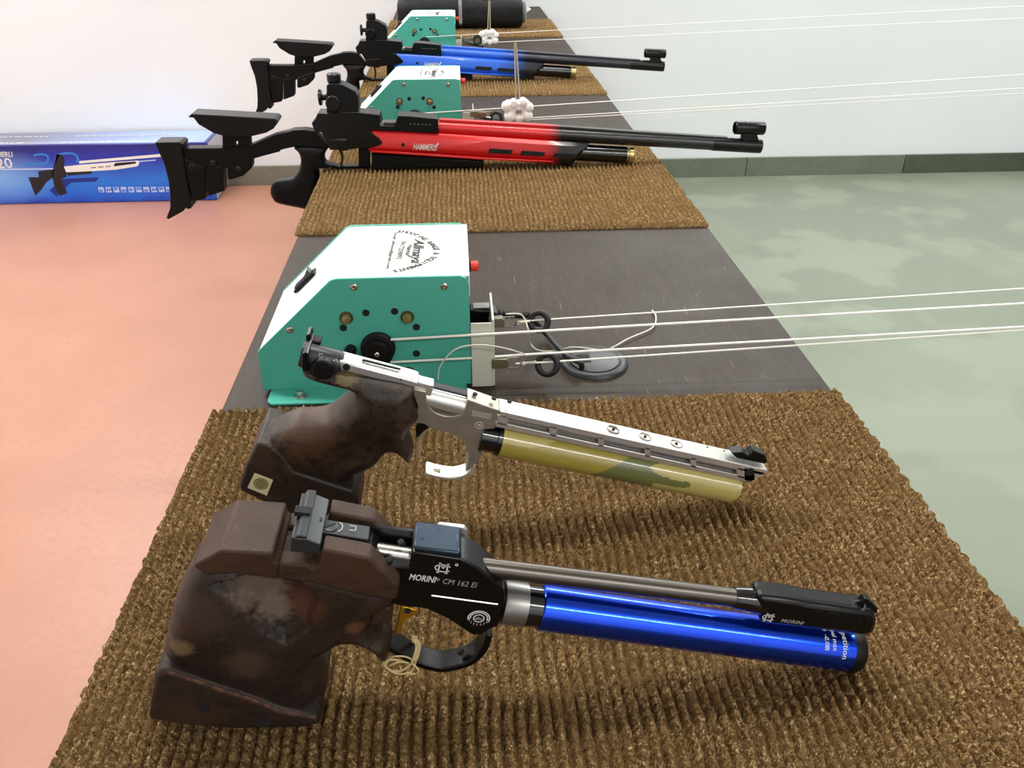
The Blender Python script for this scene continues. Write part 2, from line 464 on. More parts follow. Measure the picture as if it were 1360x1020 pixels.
# ---------------------------------------------------------------- mats of ribbed coir
def make_mat(name, label, x0, x1, y0, y1, z, th, nx, ny, rib=.0076, loop=.0072, seed=1, group='ribbed coir mats along the bench'):
    rng = np.random.default_rng(seed)
    xs = np.linspace(x0, x1, nx); ys = np.linspace(y0, y1, ny)
    X, Y = np.meshgrid(xs, ys)
    wob = .0007*np.sin(Y*31+seed)+.0006*np.sin(Y*83+X*21)
    U = (X+wob-x0)/rib; I = np.floor(U).astype(int); fr = U-I
    n_r = int((x1-x0)/rib)+4
    ph = rng.random(n_r+2)*1.0; am = .75+.5*rng.random(n_r+2)
    V = Y/loop+ph[I+1]+.12*np.sin(Y*140+I*1.7)
    J = np.floor(V).astype(int); fv = V-J
    tuft = rng.random((n_r+2, 4096))
    hh = tuft[np.clip(I+1, 0, n_r+1), (J-J.min()) % 4096]
    a = np.sin(PI*fr)**.9
    b = np.sqrt(np.clip(1-(2*fv-1)**2*.95, 0, 1))
    H = a*(.46+.54*b)*(.76+.24*hh)
    H += .07*rng.standard_normal(H.shape)*a
    Z = z+th*(.10+.90*np.clip(H, 0, 1.05))
    jx = (hh-.5)*.0012*b; jy = .0012*(rng.random(H.shape)-.5)
    ex = np.minimum(np.minimum(X-x0, x1-X)/.004, 1); ey = np.minimum(np.minimum(Y-y0, y1-Y)/.004, 1)
    Z = z+(Z-z)*np.clip(.35+.65*np.minimum(ex, ey), 0, 1)
    edge = .0016*np.sin(Y*410+2*np.sin(Y*97))*(1-np.clip(ex, 0, 1))
    V3 = np.stack([X+jx+edge*np.where(X > (x0+x1)/2, 1, -1), Y+jy, Z], -1).reshape(-1, 3)
    idx = np.arange(nx*ny).reshape(ny, nx)
    F4 = np.stack([idx[:-1, :-1], idx[:-1, 1:], idx[1:, 1:], idx[1:, :-1]], -1).reshape(-1, 4)
    # edge skirt down to the bench
    per = np.concatenate([idx[0, :], idx[1:, -1], idx[-1, -2::-1], idx[-2:0:-1, 0]])
    low = V3[per].copy(); low[:, 2] = z+.0002
    base = len(V3); V3 = np.concatenate([V3, low]); n = len(per); k = np.arange(n); k2 = (k+1) % n
    F4 = np.concatenate([F4, np.stack([per[k], base+k, base+k2, per[k2]], -1)])
    me = bpy.data.meshes.new('pile')
    me.vertices.add(len(V3)); me.vertices.foreach_set('co', V3.astype(np.float32).ravel())
    me.loops.add(F4.size); me.loops.foreach_set('vertex_index', F4.astype(np.int32).ravel())
    me.polygons.add(len(F4))
    me.polygons.foreach_set('loop_start', np.arange(0, F4.size, 4, dtype=np.int32))
    me.polygons.foreach_set('use_smooth', np.ones(len(F4), bool))
    me.update(calc_edges=True)
    me.materials.append(M['mat'])
    o = bpy.data.objects.new(name, me); COL.objects.link(o)
    return tag(o, label, 'mat', group)
make_mat('floor_mat', 'brown ribbed coir mat under the two target pistols', -.243, .369, .14, .704, TT, .0105, 700, 560, seed=3)
make_mat('floor_mat', 'brown ribbed coir mat in front of the red rifle', -.241, .368, 1.187, 1.517, TT, .0105, 460, 200, seed=5)
make_mat('floor_mat', 'strip of brown ribbed mat just behind the red rifle, beyond a dark seam', -.239, .366, 1.526, 1.652, TT, .0120, 380, 60, seed=6)
make_mat('floor_mat', 'brown ribbed coir mat under the blue rifle', -.240, .366, 2.127, 2.53, TT, .0105, 330, 150, seed=8)
make_mat('floor_mat', 'farthest brown ribbed mat, under the rolled black bag', -.240, .366, 3.066, 3.48, TT, .0105, 260, 110, seed=9)
# ---------------------------------------------------------------- target return machines
def text_line(mb, txt, size, p0, p1, z, o, bold=0.0, shear=0.0, m=0):
    """one printed line on a level face, from pixel-derived point p0 towards p1, fitted to their distance"""
    a = on_z(*p0, z)-o; b = on_z(*p1, z)-o
    u = Vector((b.x-a.x, b.y-a.y)); L = u.length; u.normalize(); v = Vector((-u.y, u.x))
    vs, fs = text_mesh(txt, size, shear, bold, 'LEFT')
    w = max(q.x for q in vs); k = L/w
    mb.add([(a.x+u.x*q.x*k+v.x*q.y, a.y+u.y*q.x*k+v.y*q.y, a.z+.0004) for q in vs], fs, m)
F1 = Fr(.742, -.2025, TT)
def make_machine():
    t = thing('target_return_machine', 'nearest teal and white target winding machine, behind the silver pistol', 'machine', F1.o, 'target return machines')
    outline = [(.0015, .003), (.0018, .046), (.079, .1185), (.085, .1203), (.2005, .1203), (.2062, .1178), (.2085, .1115), (.2085, .003)]
    D = .148
    MB().prism(outline, 0, .003).build('front_plate', M['teal'], t, bevel=.0006)
    MB().prism(outline, D-.003, D).build('back_plate', M['teal'], t, bevel=.0006)
    cov = [(.0025, .004), (.0028, .0458), (.0795, .1178), (.0855, .1194), (.2092, .1194), (.2092, .098), (.2078, .098), (.2078, .1178), (.086, .1178), (.080, .116), (.0045, .045), (.0045, .004)]
    cv = MB().prism(cov, .0031, D-.0031).build('cover', M['cover'], t, bevel=.0004)
    MB().box((.2035, D/2, .050), (.003, D-.008, .094)).build('end_panel', M['black_plastic'], t)
    MB().box((.104, D/2, .0045), (.19, D-.008, .003)).build('bottom_panel', M['teal'], t)
    for nm, y0, y1 in (('foot_flange', -.027, .0015), ('foot_flange', D-.0015, D+.022)):
        mb = MB(); q = []
        ya, yb = (y0, y1) if y0 < 0 else (y1, y0)
        c = .006
        mb.add([(.009, yb, .0005), (.009, ya+c*(1 if ya < yb else -1), .0005), (.014, ya, .0005), (.198, ya, .0005), (.2035, ya+c*(1 if ya < yb else -1), .0005), (.2035, yb, .0005)] +
               [(.009, yb, .0032), (.009, ya+c*(1 if ya < yb else -1), .0032), (.014, ya, .0032), (.198, ya, .0032), (.2035, ya+c*(1 if ya < yb else -1), .0032), (.2035, yb, .0032)],
               [(0, 1, 2, 3, 4, 5), (11, 10, 9, 8, 7, 6)]+[(i, (i+1) % 6, 6+(i+1) % 6, 6+i) for i in range(6)])
        mb.build(nm, M['teal'], t, bevel=.0008)
    # foot bolts
    for x in (.0405, .176):
        mb = MB(); mb.lathe([(0, .0065), (.0012, .0065), (.0014, .004)], (x, -.0135, .0032), (0, 0, 1), 24)
        mb.lathe([(.0012, .0042), (.0050, .0042), (.0054, .0036)], (x, -.0135, .0032), (0, 0, 1), 6)
        mb.build('foot_bolt', M['steel'], t, bevel=.0003)
    # plate hardware
    for px, py in ((470, 381), (590, 380), (385, 438)):
        p = F1.v(px, py); mb = MB()
        mb.lathe([(0, .0037), (.0011, .0035), (.0018, .0024), (.0019, .0014), (.0009, .0013)], p, (0, -1, 0), 20)
        mb.build('plate_screw', M['steel'], t, smooth=True)
    for px, py in ((460, 422), (541, 421)):
        p = F1.v(px, py)
        MB().lathe([(0, .0066), (.0009, .0064), (.001, .004)], p, (0, -1, 0), 28).build('washer', M['dull_brass'], t, smooth=True)
        MB().lathe([(.0009, .0045), (.0045, .0044), (.0062, .0034), (.0066, .0015)], p, (0, -1, 0), 20).build('brass_bolt', M['brass'], t, smooth=True)
    for px, py in ((486, 415.5), (524, 413.5), (456, 435.5), (553, 434.5), (553, 469.5)):
        p = F1.v(px, py)
        MB().lathe([(-.0026, .0036), (.00025, .0036)], p, (0, -1, 0), 20).build('drill_hole', M['hole'], t)
    p = F1.v(543, 494)
    MB().lathe([(0, .006), (.001, .0058), (.004, .004)], p, (0, -1, 0), 20).build('lower_bolt', M['dull_brass'], t, smooth=True)
    p = F1.v(466, 464)
    MB().lathe([(0, .006), (.007, .006), (.008, .005), (.012, .0045)], p, (0, -1, 0), 10).build('side_knob', M['black_plastic'], t, bevel=.0004)
    # pulley
    p = F1.v(502.5, 461); mb = MB()
    mb.lathe([(0, .0168), (.003, .0168), (.0045, .0140), (.0075, .0138), (.0085, .0156), (.0110, .0156), (.0115, .011), (.0135, .0105), (.0138, .004)], p, (0, -1, 0), 40)
    pu = mb.build('pulley', M['black_plastic'], t, bevel=.0004)
    MB().lathe([(.0135, .0030), (.0165, .0028), (.0172, .0018)], p, (0, -1, 0), 6).build('axle_screw', M['steel'], pu, bevel=.0003)
    # rocker switch on the slope
    sl = Vector((.079-.0018, 0, .1185-.046)).normalized(); nn = Vector((-sl.z, 0, sl.x))
    rot = Matrix((sl, Vector((0, 1, 0)), nn)).transposed()
    c = Vector((.0415, .083, .083))+nn*.0018
    sw = MB().box(c, (.0310, .0135, .0028), rot).build('rocker_switch', M['black_plastic'], t, bevel=.0006)
    q = MB(); e = c+nn*.0014
    q.add([e+sl*a+Vector((0, b, 0))+nn*h for b in (-.0052, .0052) for a, h in ((-.0125, 0), (.0125, 0), (.0125, .0062), (.001, .0018), (-.0125, .0020))],
          [(0, 1, 2, 3, 4), (9, 8, 7, 6, 5)]+[(i, (i+1) % 5, 5+(i+1) % 5, 5+i) for i in range(5)])
    q.build('rocker', M['black_gloss'], sw, bevel=.0004)
    # red push button on the end
    mb = MB(); mb.lathe([(0, .0062), (.002, .0062)], (.2092, .060, .1055), (1, 0, 0), 20); mb.build('button_collar', M['black_plastic'], t)
    MB().lathe([(.002, .0052), (.0085, .0052), (.0098, .0042)], (.2092, .060, .1055), (1, 0, 0), 24).build('push_button', M['red_knob'], t, bevel=.0004)
    # printed label on the cover
    mb = MB(); zz = TT+.1194; o = F1.o
    text_line(mb, 'Email: allmaya@gmail.com', .0046, (524, 309), (513, 357), zz, o, bold=.0001)
    text_line(mb, '7417259093', .0074, (533, 320), (526, 344), zz, o, bold=.00014)
    text_line(mb, 'Namar', .0072, (542, 325), (538, 341), zz, o, bold=.00014, shear=.25)
    text_line(mb, 'Allmaya', .0150, (551, 318), (546, 350), zz, o, bold=.0004, shear=.45)
    path = [(527, 308), (540, 309), (553, 313), (565, 319), (575, 327), (579, 334), (575, 342), (565, 347.5), (552, 353), (538, 357), (521, 360.5)]
    pp = catmull([on_z(a, b, zz)-o for a, b in path], 12)
    d = [0]
    for i in range(1, len(pp)): d.append(d[-1]+(pp[i]-pp[i-1]).length)
    s = 'SHOOTING RANGE & EQUIPMENTS'
    for i, chx in enumerate(s):
        if chx == ' ': continue
        q = d[-1]*(i+.5)/len(s); k = max(j for j in range(len(d)) if d[j] <= q); k = min(k, len(pp)-2)
        f = (q-d[k])/max(1e-9, d[k+1]-d[k]); c0 = pp[k].lerp(pp[k+1], f); u = (pp[k+1]-pp[k]).normalized(); v = Vector((-u.y, u.x, 0))
        vs, fs = text_mesh(chx, .0086, 0, .00028)
        mb.add([c0+u*w.x+v*(w.y-.002)+Vector((0, 0, .0004)) for w in vs], fs)
    mb.build('printed_label', M['dark_ink'], cv, fix=False)
    return t
m1 = make_machine()
m2 = dup(m1, (-.2010, 1.700, TT), 'middle teal and white target winding machine, right behind the red rifle')
m3 = dup(m1, (-.2060, 2.635, TT), 'farthest teal and white target winding machine, beside the rolled black bag')

# ---------------------------------------------------------------- cords, rings, clips, bracket of the nearest lane
def cord(name, label, group, pts, r=.0011, mat='cord', k=8, smooth=0, cat='cord'):
    o = MB().tube(pts, r, k, smooth=smooth).build(name, M[mat], None, smooth=True)
    return tag(o, label, cat, group)
def run_out(p0, px, py, y_at, X=10.95):
    """straight line from p0 through what the photo shows at (px,py) on the upright plane y_at, on to the far end of the range"""
    q = on_y(px, py, y_at); d = q-p0
    return p0+d*((X-p0.x)/d.x)
g1 = 'white cords of the nearest machine'
YP = .742-.006
s1a = on_y(519, 451, YP); s2a = on_y(519, 481, YP)
cord('target_line', 'white cord leaving the top of the nearest black pulley', g1, [s1a, run_out(s1a, 1360, 403, YP)], .00125)
e2 = on_y(627, 475.5, YP)
cord('target_line', 'short white cord from the bottom of the nearest black pulley to the milky bracket', g1, [s2a, e2], .0011)
r2 = on_y(696, 471, .742)
cord('target_line', 'white cord running just above the lower black ring', g1, [on_y(640, 475, .742), r2, run_out(r2, 1360, 434, .742)], .0012)
k2 = on_y(685, 483, .742)
cord('target_line', 'white cord knotted through the lower black ring', g1, [k2, on_y(727, 481, .742), run_out(on_y(727, 481, .742), 1360, 438.5, .742)], .00095)
k1 = on_y(690, 427, .80)
cord('target_line', 'white cord knotted through the upper black ring', g1, [k1, on_y(715, 425, .80), run_out(on_y(715, 425, .80), 1360, 383, .80)], .00085)
for lab, (px, py), Y, R, kn in (('black rubber ring on the upper cord, nearer the teal machine', (716, 427), .80, .0093, 'ring'), ('black rubber ring on the lower cord, beside the black desk grommet', (727, 484), .742, .0098, 'ring')):
    c = on_y(px, py, Y); d = (Vector((0, 0, CAMH))-c).normalized()
    o = MB().torus((0, 0, 0), d+Vector((-.12, 0, -.1)), R, .0033, 40, 14).build('rubber_ring', M['rubber'], None, smooth=True)
    o.location = c; tag(o, lab, 'ring', 'black rubber rings')
# slack thread
pth = [(643, 459, .775), (668, 461, .77), (690, 466, .765), (697, 471, .760)]
pts = [on_y(582, 504, .733), on_y(584, 488, .730), on_y(596, 471, .728), on_y(612, 461, .728), on_y(640, 458, .728), on_y(668, 462, .729), on_y(690, 468, .733), on_y(699, 472, .737)]
cord('slack_line', 'thin white thread looping across the teal front plate to the lower clip', g1, pts, .0007, 'thread', 6, 8)
pts = [on_y(672, 417, .80), on_y(690, 417, .80), on_y(697, 424, .80), on_y(702, 440, .79)]
pts += [on_z(704, 455, TT+.009), on_z(712, 464, TT+.004), on_z(724, 466.5, TT+.003), on_z(742, 465, TT+.004), on_z(762, 461, TT+.011), on_z(795, 464, TT+.0035), on_z(812, 462, TT+.003), on_z(835, 449.5, TT+.003), on_z(862, 438, TT+.003), on_z(870, 430, TT+.003), on_z(871, 419, TT+.003), on_z(866, 412, TT+.003)]
cord('slack_line', 'slack white thread curling over the bench between the rings', g1, pts, .0008, 'thread', 6, 8)
# bracket
b = thing('cord_bracket', 'milky plastic angle bracket at the end of the nearest machine', 'bracket', (0, 0, TT))
def bl(px, py, Y): return on_y(px, py, Y)-Vector((0, 0, TT))
q0 = bl(625, 430, .741); q1 = bl(642, 432, .741)
z1 = q0.z; xa, xb, xc = q0.x, .0270, .0285
MB().box(((xa+xb)/2, .7410, z1/2+.0006), (xb-xa, .0024, z1)).build('front_wall', M['bracket'], b, bevel=.0006)
MB().prism([(.0, 0)]*0 or [(xb, .0006), (xb+.0024, .0006), (xb+.0024, z1+.004), (xb, z1+.004)], .7405, .805).build('side_wall', M['bracket'], b, bevel=.0005)
for z in (.028, .056):
    MB().box(((xa+xb)/2, .7500, z), (xb-xa-.002, .016, .0022)).build('rib', M['bracket'], b, bevel=.0005)
# clips
def clip(label, px, py, Y, wire):
    t = thing('cord_clip', label, 'clip', on_y(px, py, Y), 'metal cord clips')
    MB().prism([(-.008, -.005), (.006, -.0055), (.0085, -.003), (.0085, .003), (.006, .0055), (-.008, .005)], -.004, .004).build('jaw', M['clip'], t, bevel=.0006)
    mb = MB(); mb.tube([(.006, -.002, -.0055), (.019, -.002, -.006), (.021, -.002, 0), (.019, -.002, .006), (.006, -.002, .0055)], .0007, 6)
    mb.build('wire_handle', M['steel'], t, smooth=True)
    mb = MB(); mb.torus((.024, -.002, -.001), (0, 1, .4), .0020, .0006, 16, 6); mb.tube([(.0255, -.002, -.0005), (.034, -.002, .0), (.036, -.0015, .001)], .0010, 6)
    mb.build('knot', M['thread'], t, smooth=True)
    return t
clip('metal clip on the bracket holding the upper cord', 659, 427, .80, 1)
clip('metal clip on the bracket holding the lower cord', 664, 481, .742, 1)
# power plug, cable, grommet
t = thing('power_plug', 'black moulded power plug pushed into the end of the nearest machine', 'plug', on_y(624, 417, .815))
S = .74/1130*1.18
MB().prism([(0, -.012), (.020, -.009), (.030, -.005), (.030, .004), (.020, .007), (0, .009)], -.010, .010).build('plug_body', M['black_plastic'], t, bevel=.0015)
MB().box((.013, -.001, .0095), (.019, .013, .0018)).build('plug_label', M['bag_grey'], t, bevel=.0004)
for i in range(6):
    MB().lathe([(0, .0052-.0004*i), (.0022, .0052-.0004*i)], (.0305+.0042*i, 0, -.0008-.0005*i), (1, 0, -.1), 16).build('strain_relief', M['black_plastic'], t, bevel=.0004)
p = on_y(624, 417, .815)
g = on_z(789, 483, TT)
cb = [p+Vector((.028, 0, -.001)), p+Vector((.056, 0, -.004)), on_y(700, 418, .81), on_z(722, 440, TT+.010), on_z(742, 462, TT+.008), on_z(755, 474, TT+.0115), on_z(768, 480, TT+.0125), on_z(772, 484, TT+.0105), on_z(773, 487, TT+.004)]
o = MB().tube(cb, .0030, 10, smooth=8).build('power_cable', M['rubber'], None, smooth=True); tag(o, 'black power cable from the plug down into the round grommet', 'cable')
t = thing('cable_grommet', 'round black plastic cable grommet set in the bench top', 'grommet', (g.x, g.y, TT))
MB().lathe([(.0002, .0360), (.0030, .0352), (.0052, .0325), (.0056, .0300), (.0040, .0268), (.0032, .0262)], (0, 0, 0), (0, 0, 1), 56).build('rim', M['grommet'], t, smooth=True)
mb = MB(); n = 40; R = .0262
pts = [(R*math.cos(2*PI*i/n), R*math.sin(2*PI*i/n)) for i in range(n)]
MB().lathe([(.0030, R*.985), (.0046, R*.985), (.0048, R*.96)], (0, 0, 0), (0, 0, 1), 48).build('lid', M['grommet'], t, smooth=True)
mb.prism([(-.0175, 0), (-.004, 0), (-.004, .0004), (-.0175, .0004)], -.007, .009); o = mb.build('cable_slot', M['hole'], t); o.location = (0, .002, .0048)

# ---------------------------------------------------------------- target carriages of the middle and far lanes
def carriage(label, c, sc, rod_top, lean):
    t = thing('target_carriage', label, 'carriage', c, 'white target carriages')
    mb = MB(); mb.box((0, 0, 0), (.048*sc, .026*sc, .037*sc)); mb.build('body', M['foam'], t, bevel=.006*sc, seg=3)
    for x, z, k in ((-.022, .008, 1.5), (-.007, .014, 1.35), (.011, .015, 1.5), (.023, .006, 1.4), (.020, -.010, 1.6), (.003, -.014, 1.4), (-.016, -.011, 1.6)):
        MB().lathe([(-.011*sc, .0040*sc*k), (-.0095*sc, .0056*sc*k), (-.003*sc, .0062*sc*k), (0, .0056*sc*k), (.003*sc, .0062*sc*k), (.0095*sc, .0056*sc*k), (.011*sc, .0040*sc*k)], (x*sc, -.004*sc, z*sc), (0, 1, 0), 16).build('roller', M['foam'], t, smooth=True)
    MB().box((.002*sc, -.014*sc, .000*sc), (.012*sc, .003*sc, .007*sc)).build('slot', M['bag_grey'], t, bevel=.001)
    top = Vector(rod_top)-Vector(c)
    mb = MB()
    mb.tube([(.006*sc, -.012*sc, -.002*sc), (.005*sc, -.004, .018*sc), top+Vector((.0012, 0, 0)), top+Vector((0, 0, .003)), top+Vector((-.0012, 0, 0)), (-.003*sc, -.010*sc, .018*sc)], .0015, 8)
    mb.build('wire_hanger', M['rod'], t, smooth=True)
    return t
c2 = on_y(687, 146, 1.70)
carriage('lumpy white target carriage on the cords behind the red rifle', c2, 1.0, on_y(684.5, 58, 1.70), 0)
c3 = on_y(649, 49, 2.64)
carriage('lumpy white target carriage on the cords in front of the rolled bag', c3, .92, on_y(650, 2, 2.64), 0)
for g, Y, segs in (('white cords of the middle machine', 1.69,
                    (('white cord from the middle machine through its carriage', (545, 151.5), (1360, 99)),
                     ('lower of the two thin cords right of the white carriage behind the red rifle', (706, 159), (1360, 124)),
                     ('upper of the two thin cords right of the white carriage behind the red rifle', (706, 156.5), (1360, 117)))),
                   ('white cords of the far machine', 2.63,
                    (('white cord from the far machine above the blue rifle', (566, 49), (1360, 8)),
                     ('thin lower cord of the far machine just above the blue barrel', (640, 57), (1360, 24))))):
    for lab, a, b in segs:
        p0 = on_y(*a, Y)
        cord('target_line', lab, g, [p0, run_out(p0, *b, Y)], .0009)
# small hardware of the middle and far lanes
def small_clip(label, p, group):
    t = thing('cord_clip', label, 'clip', p, group)
    MB().prism([(-.008, -.005), (.006, -.0055), (.0085, 0), (.006, .0055), (-.008, .005)], -.004, .004).build('jaw', M['clip'], t, bevel=.0006)
    MB().tube([(.006, 0, -.005), (.018, 0, -.006), (.020, 0, 0), (.018, 0, .006), (.006, 0, .005)], .0009, 6).build('wire_handle', M['steel'], t, smooth=True)
    return t
small_clip('left metal clip beside the middle teal machine', on_y(630, 151, 1.70), 'metal cord clips')
small_clip('right metal clip between the middle machine and its white carriage', on_y(641, 152, 1.70), 'metal cord clips')
small_clip('small metal clip beside the farthest teal machine', on_y(620, 53, 2.64), 'metal cord clips')
for lab, px, py, Y, R in (('black rubber ring beside the white carriage behind the red rifle', 659, 156, 1.70, .0098), ('black rubber ring hanging left of the farthest carriage', 634, 53, 2.62, .0105)):
    c = on_y(px, py, Y); d = (Vector((0, 0, CAMH))-c).normalized()
    o = MB().torus((0, 0, 0), d+Vector((-.2, 0, 0)), R, .0036, 32, 10).build('rubber_ring', M['rubber'], None, smooth=True)
    o.location = c; tag(o, lab, 'ring', 'black rubber rings')
for lab, px, Y in (('milky plastic bracket at the end of the middle machine', 614, 1.715), ('milky plastic bracket at the end of the farthest machine', 606, 2.65)):
    p = on_y(px, 150, Y)
    t = thing('cord_bracket', lab, 'bracket', (p.x, Y, TT), 'far cord brackets')
    MB().box((.011, 0, .028), (.022, .0024, .055)).build('front_wall', M['bracket'], t, bevel=.0006)
    MB().box((.0215, .028, .030), (.0024, .056, .059)).build('side_wall', M['bracket'], t, bevel=.0006)
for lab, px, py, Y in (('black power cable lying behind the red barrel', 648, 161, 1.73),):
    p = on_z(622, 146, TT+.004)
    pts = [on_z(617, 147, TT+.020), on_z(630, 150, TT+.006), on_z(640, 154, TT+.004), on_z(652, 158, TT+.004), on_z(668, 160, TT+.004)]
    o = MB().tube(pts, .0034, 8, smooth=6).build('power_cable', M['rubber'], None, smooth=True); tag(o, lab, 'cable')
o = MB().tube([on_z(612, 52, TT+.012), on_z(622, 57, TT+.005), on_z(633, 59, TT+.004), on_z(641, 62, TT+.004)], .0038, 8, smooth=6).build('power_cable', M['rubber'], None, smooth=True)
tag(o, 'black power cable behind the blue barrel near the farthest machine', 'cable')

# ---------------------------------------------------------------- rolled bag at the far end
p0 = on_z(529, 38, MT); p1 = on_z(695, 38, MT); Yb = 3.21
bt = thing('gun_case', 'rolled black fabric case tied shut, lying on the farthest mat', 'bag', ((p0.x+p1.x)/2, Yb+.05, MT))
Lb = p1.x-p0.x
mb = MB(); prof = []
n = 40; vs = []; fs = []
xs = [-.5, -.495, -.47, -.38, -.25, -.12, 0, .12, .17, .19, .21, .3, .42, .48, .497, .5]
rng = random.Random(2)
for i, xx in enumerate(xs):
    rr = {0: .72, 1: .86, 2: .97, 13: .98, 14: .88, 15: .75}.get(i, 1.0)
    if i == 9: rr = .95
    for k in range(n):
        w = 2*PI*k/n; sq = (abs(math.cos(w))**3.2+abs(math.sin(w))**3.2)**(-1/3.2)
        wv = 1+.018*math.sin(3*w+xx*17)+.012*math.sin(5*w-xx*29)
        vs.append((xx*Lb, .050*rr*sq*wv*math.cos(w), max(.0006, .046+.046*rr*sq*wv*math.sin(w))))
for i in range(len(xs)-1):
    for k in range(n):
        q = (k+1) % n; fs.append((i*n+k, i*n+q, (i+1)*n+q, (i+1)*n+k))
fs.append(tuple(range(n-1, -1, -1))); fs.append(tuple(range((len(xs)-1)*n, len(xs)*n)))
mb.add(vs, fs); mb.build('body', M['bag'], bt, smooth=True)
MB().box((0, .012, .0975), (Lb*.93, .060, .010)).build('top_flap', M['bag_grey'], bt, bevel=.004)
MB().strip([(x*.052, .046+z*.048) for x, z in ((-.55, -.9), (-.95, -.6), (-1.0, 0), (-.96, .6), (-.8, .98), (-.3, 1.12))], .0020, -.006, .006).build('strap', M['bag_grey'], bt).rotation_euler = (0, 0, PI/2)
bt.children[-1].location = (Lb*.03, 0, 0)
MB().lathe([(0, .030), (.014, .036), (.020, .026)], (Lb*.5-.006, 0, .046), (1, 0, 0), 24).build('end_cap', M['bag_grey'], bt, smooth=True)
q = on_z(698, 12, MT+.03)
tg = MB(); a = on_y(694, 6, 3.26)-bt.location; bq = on_y(704, 13, 3.25)-bt.location
tg.add([a, a+Vector((.008, 0, .004)), bq+Vector((.004, 0, .002)), bq+Vector((-.012, -.002, -.008)), a+Vector((0, .0015, 0)), a+Vector((.008, .0015, .004)), bq+Vector((.004, .0015, .002)), bq+Vector((-.012, -.0005, -.008))],
       [(0, 1, 2, 3), (7, 6, 5, 4), (0, 4, 5, 1), (1, 5, 6, 2), (2, 6, 7, 3), (3, 7, 4, 0)])
tg.build('paper_tag', M['paper'], bt)
# ---------------------------------------------------------------- air rifles
FR = Fr(1.505, 0, MT+.0005)
def fit(pts, t):
    out = []
    for a, b in pts:
        x, z = FR(a, b, t)
        if x > -.246 and z < .0005:
            if x < -.20 and z < -.012: x = -.246
            else: z = .0005
        out.append((x, z))
    return out
def z6(pts): return [(190+a/6, 130+b/6) for a, b in pts]
def z5(pts): return [(340+a/5.1, 90+b/5.1) for a, b in pts]
def zc(pts): return [(480+a/4.857, 130+b/4.857) for a, b in pts]
def zd(pts): return [(740+a/4.857, 140+b/4.857) for a, b in pts]
def face_map(fr, px0, px1, t):
    """maps flat print coordinates to the near face of a thing, baseline from px0 towards px1"""
    a = fr(*px0, t); b = fr(*px1, t); d = Vector((b[0]-a[0], b[1]-a[1])).normalized(); n = Vector((-d.y, d.x))
    return lambda u, v, h: (a[0]+d.x*u+n.x*v, -t-h, a[1]+d.y*u+n.y*v)
def span(fr, px0, px1, t):
    a = fr(*px0, t); b = fr(*px1, t); return math.hypot(b[0]-a[0], b[1]-a[1])
def fitted_text(mb, fr, txt, px0, px1, t, height, shear=0, bold=0):
    vs, fs = text_mesh(txt, 1.0, shear, 0, 'LEFT'); w = max(q.x for q in vs); L = span(fr, px0, px1, t)
    hh = max(q.y for q in vs); f = face_map(fr, px0, px1, t)
    vs, fs = text_mesh(txt, 1.0, shear, bold, 'LEFT')
    mb.add([f(q.x*L/w, q.y*height/hh, .0002) for q in vs], fs)
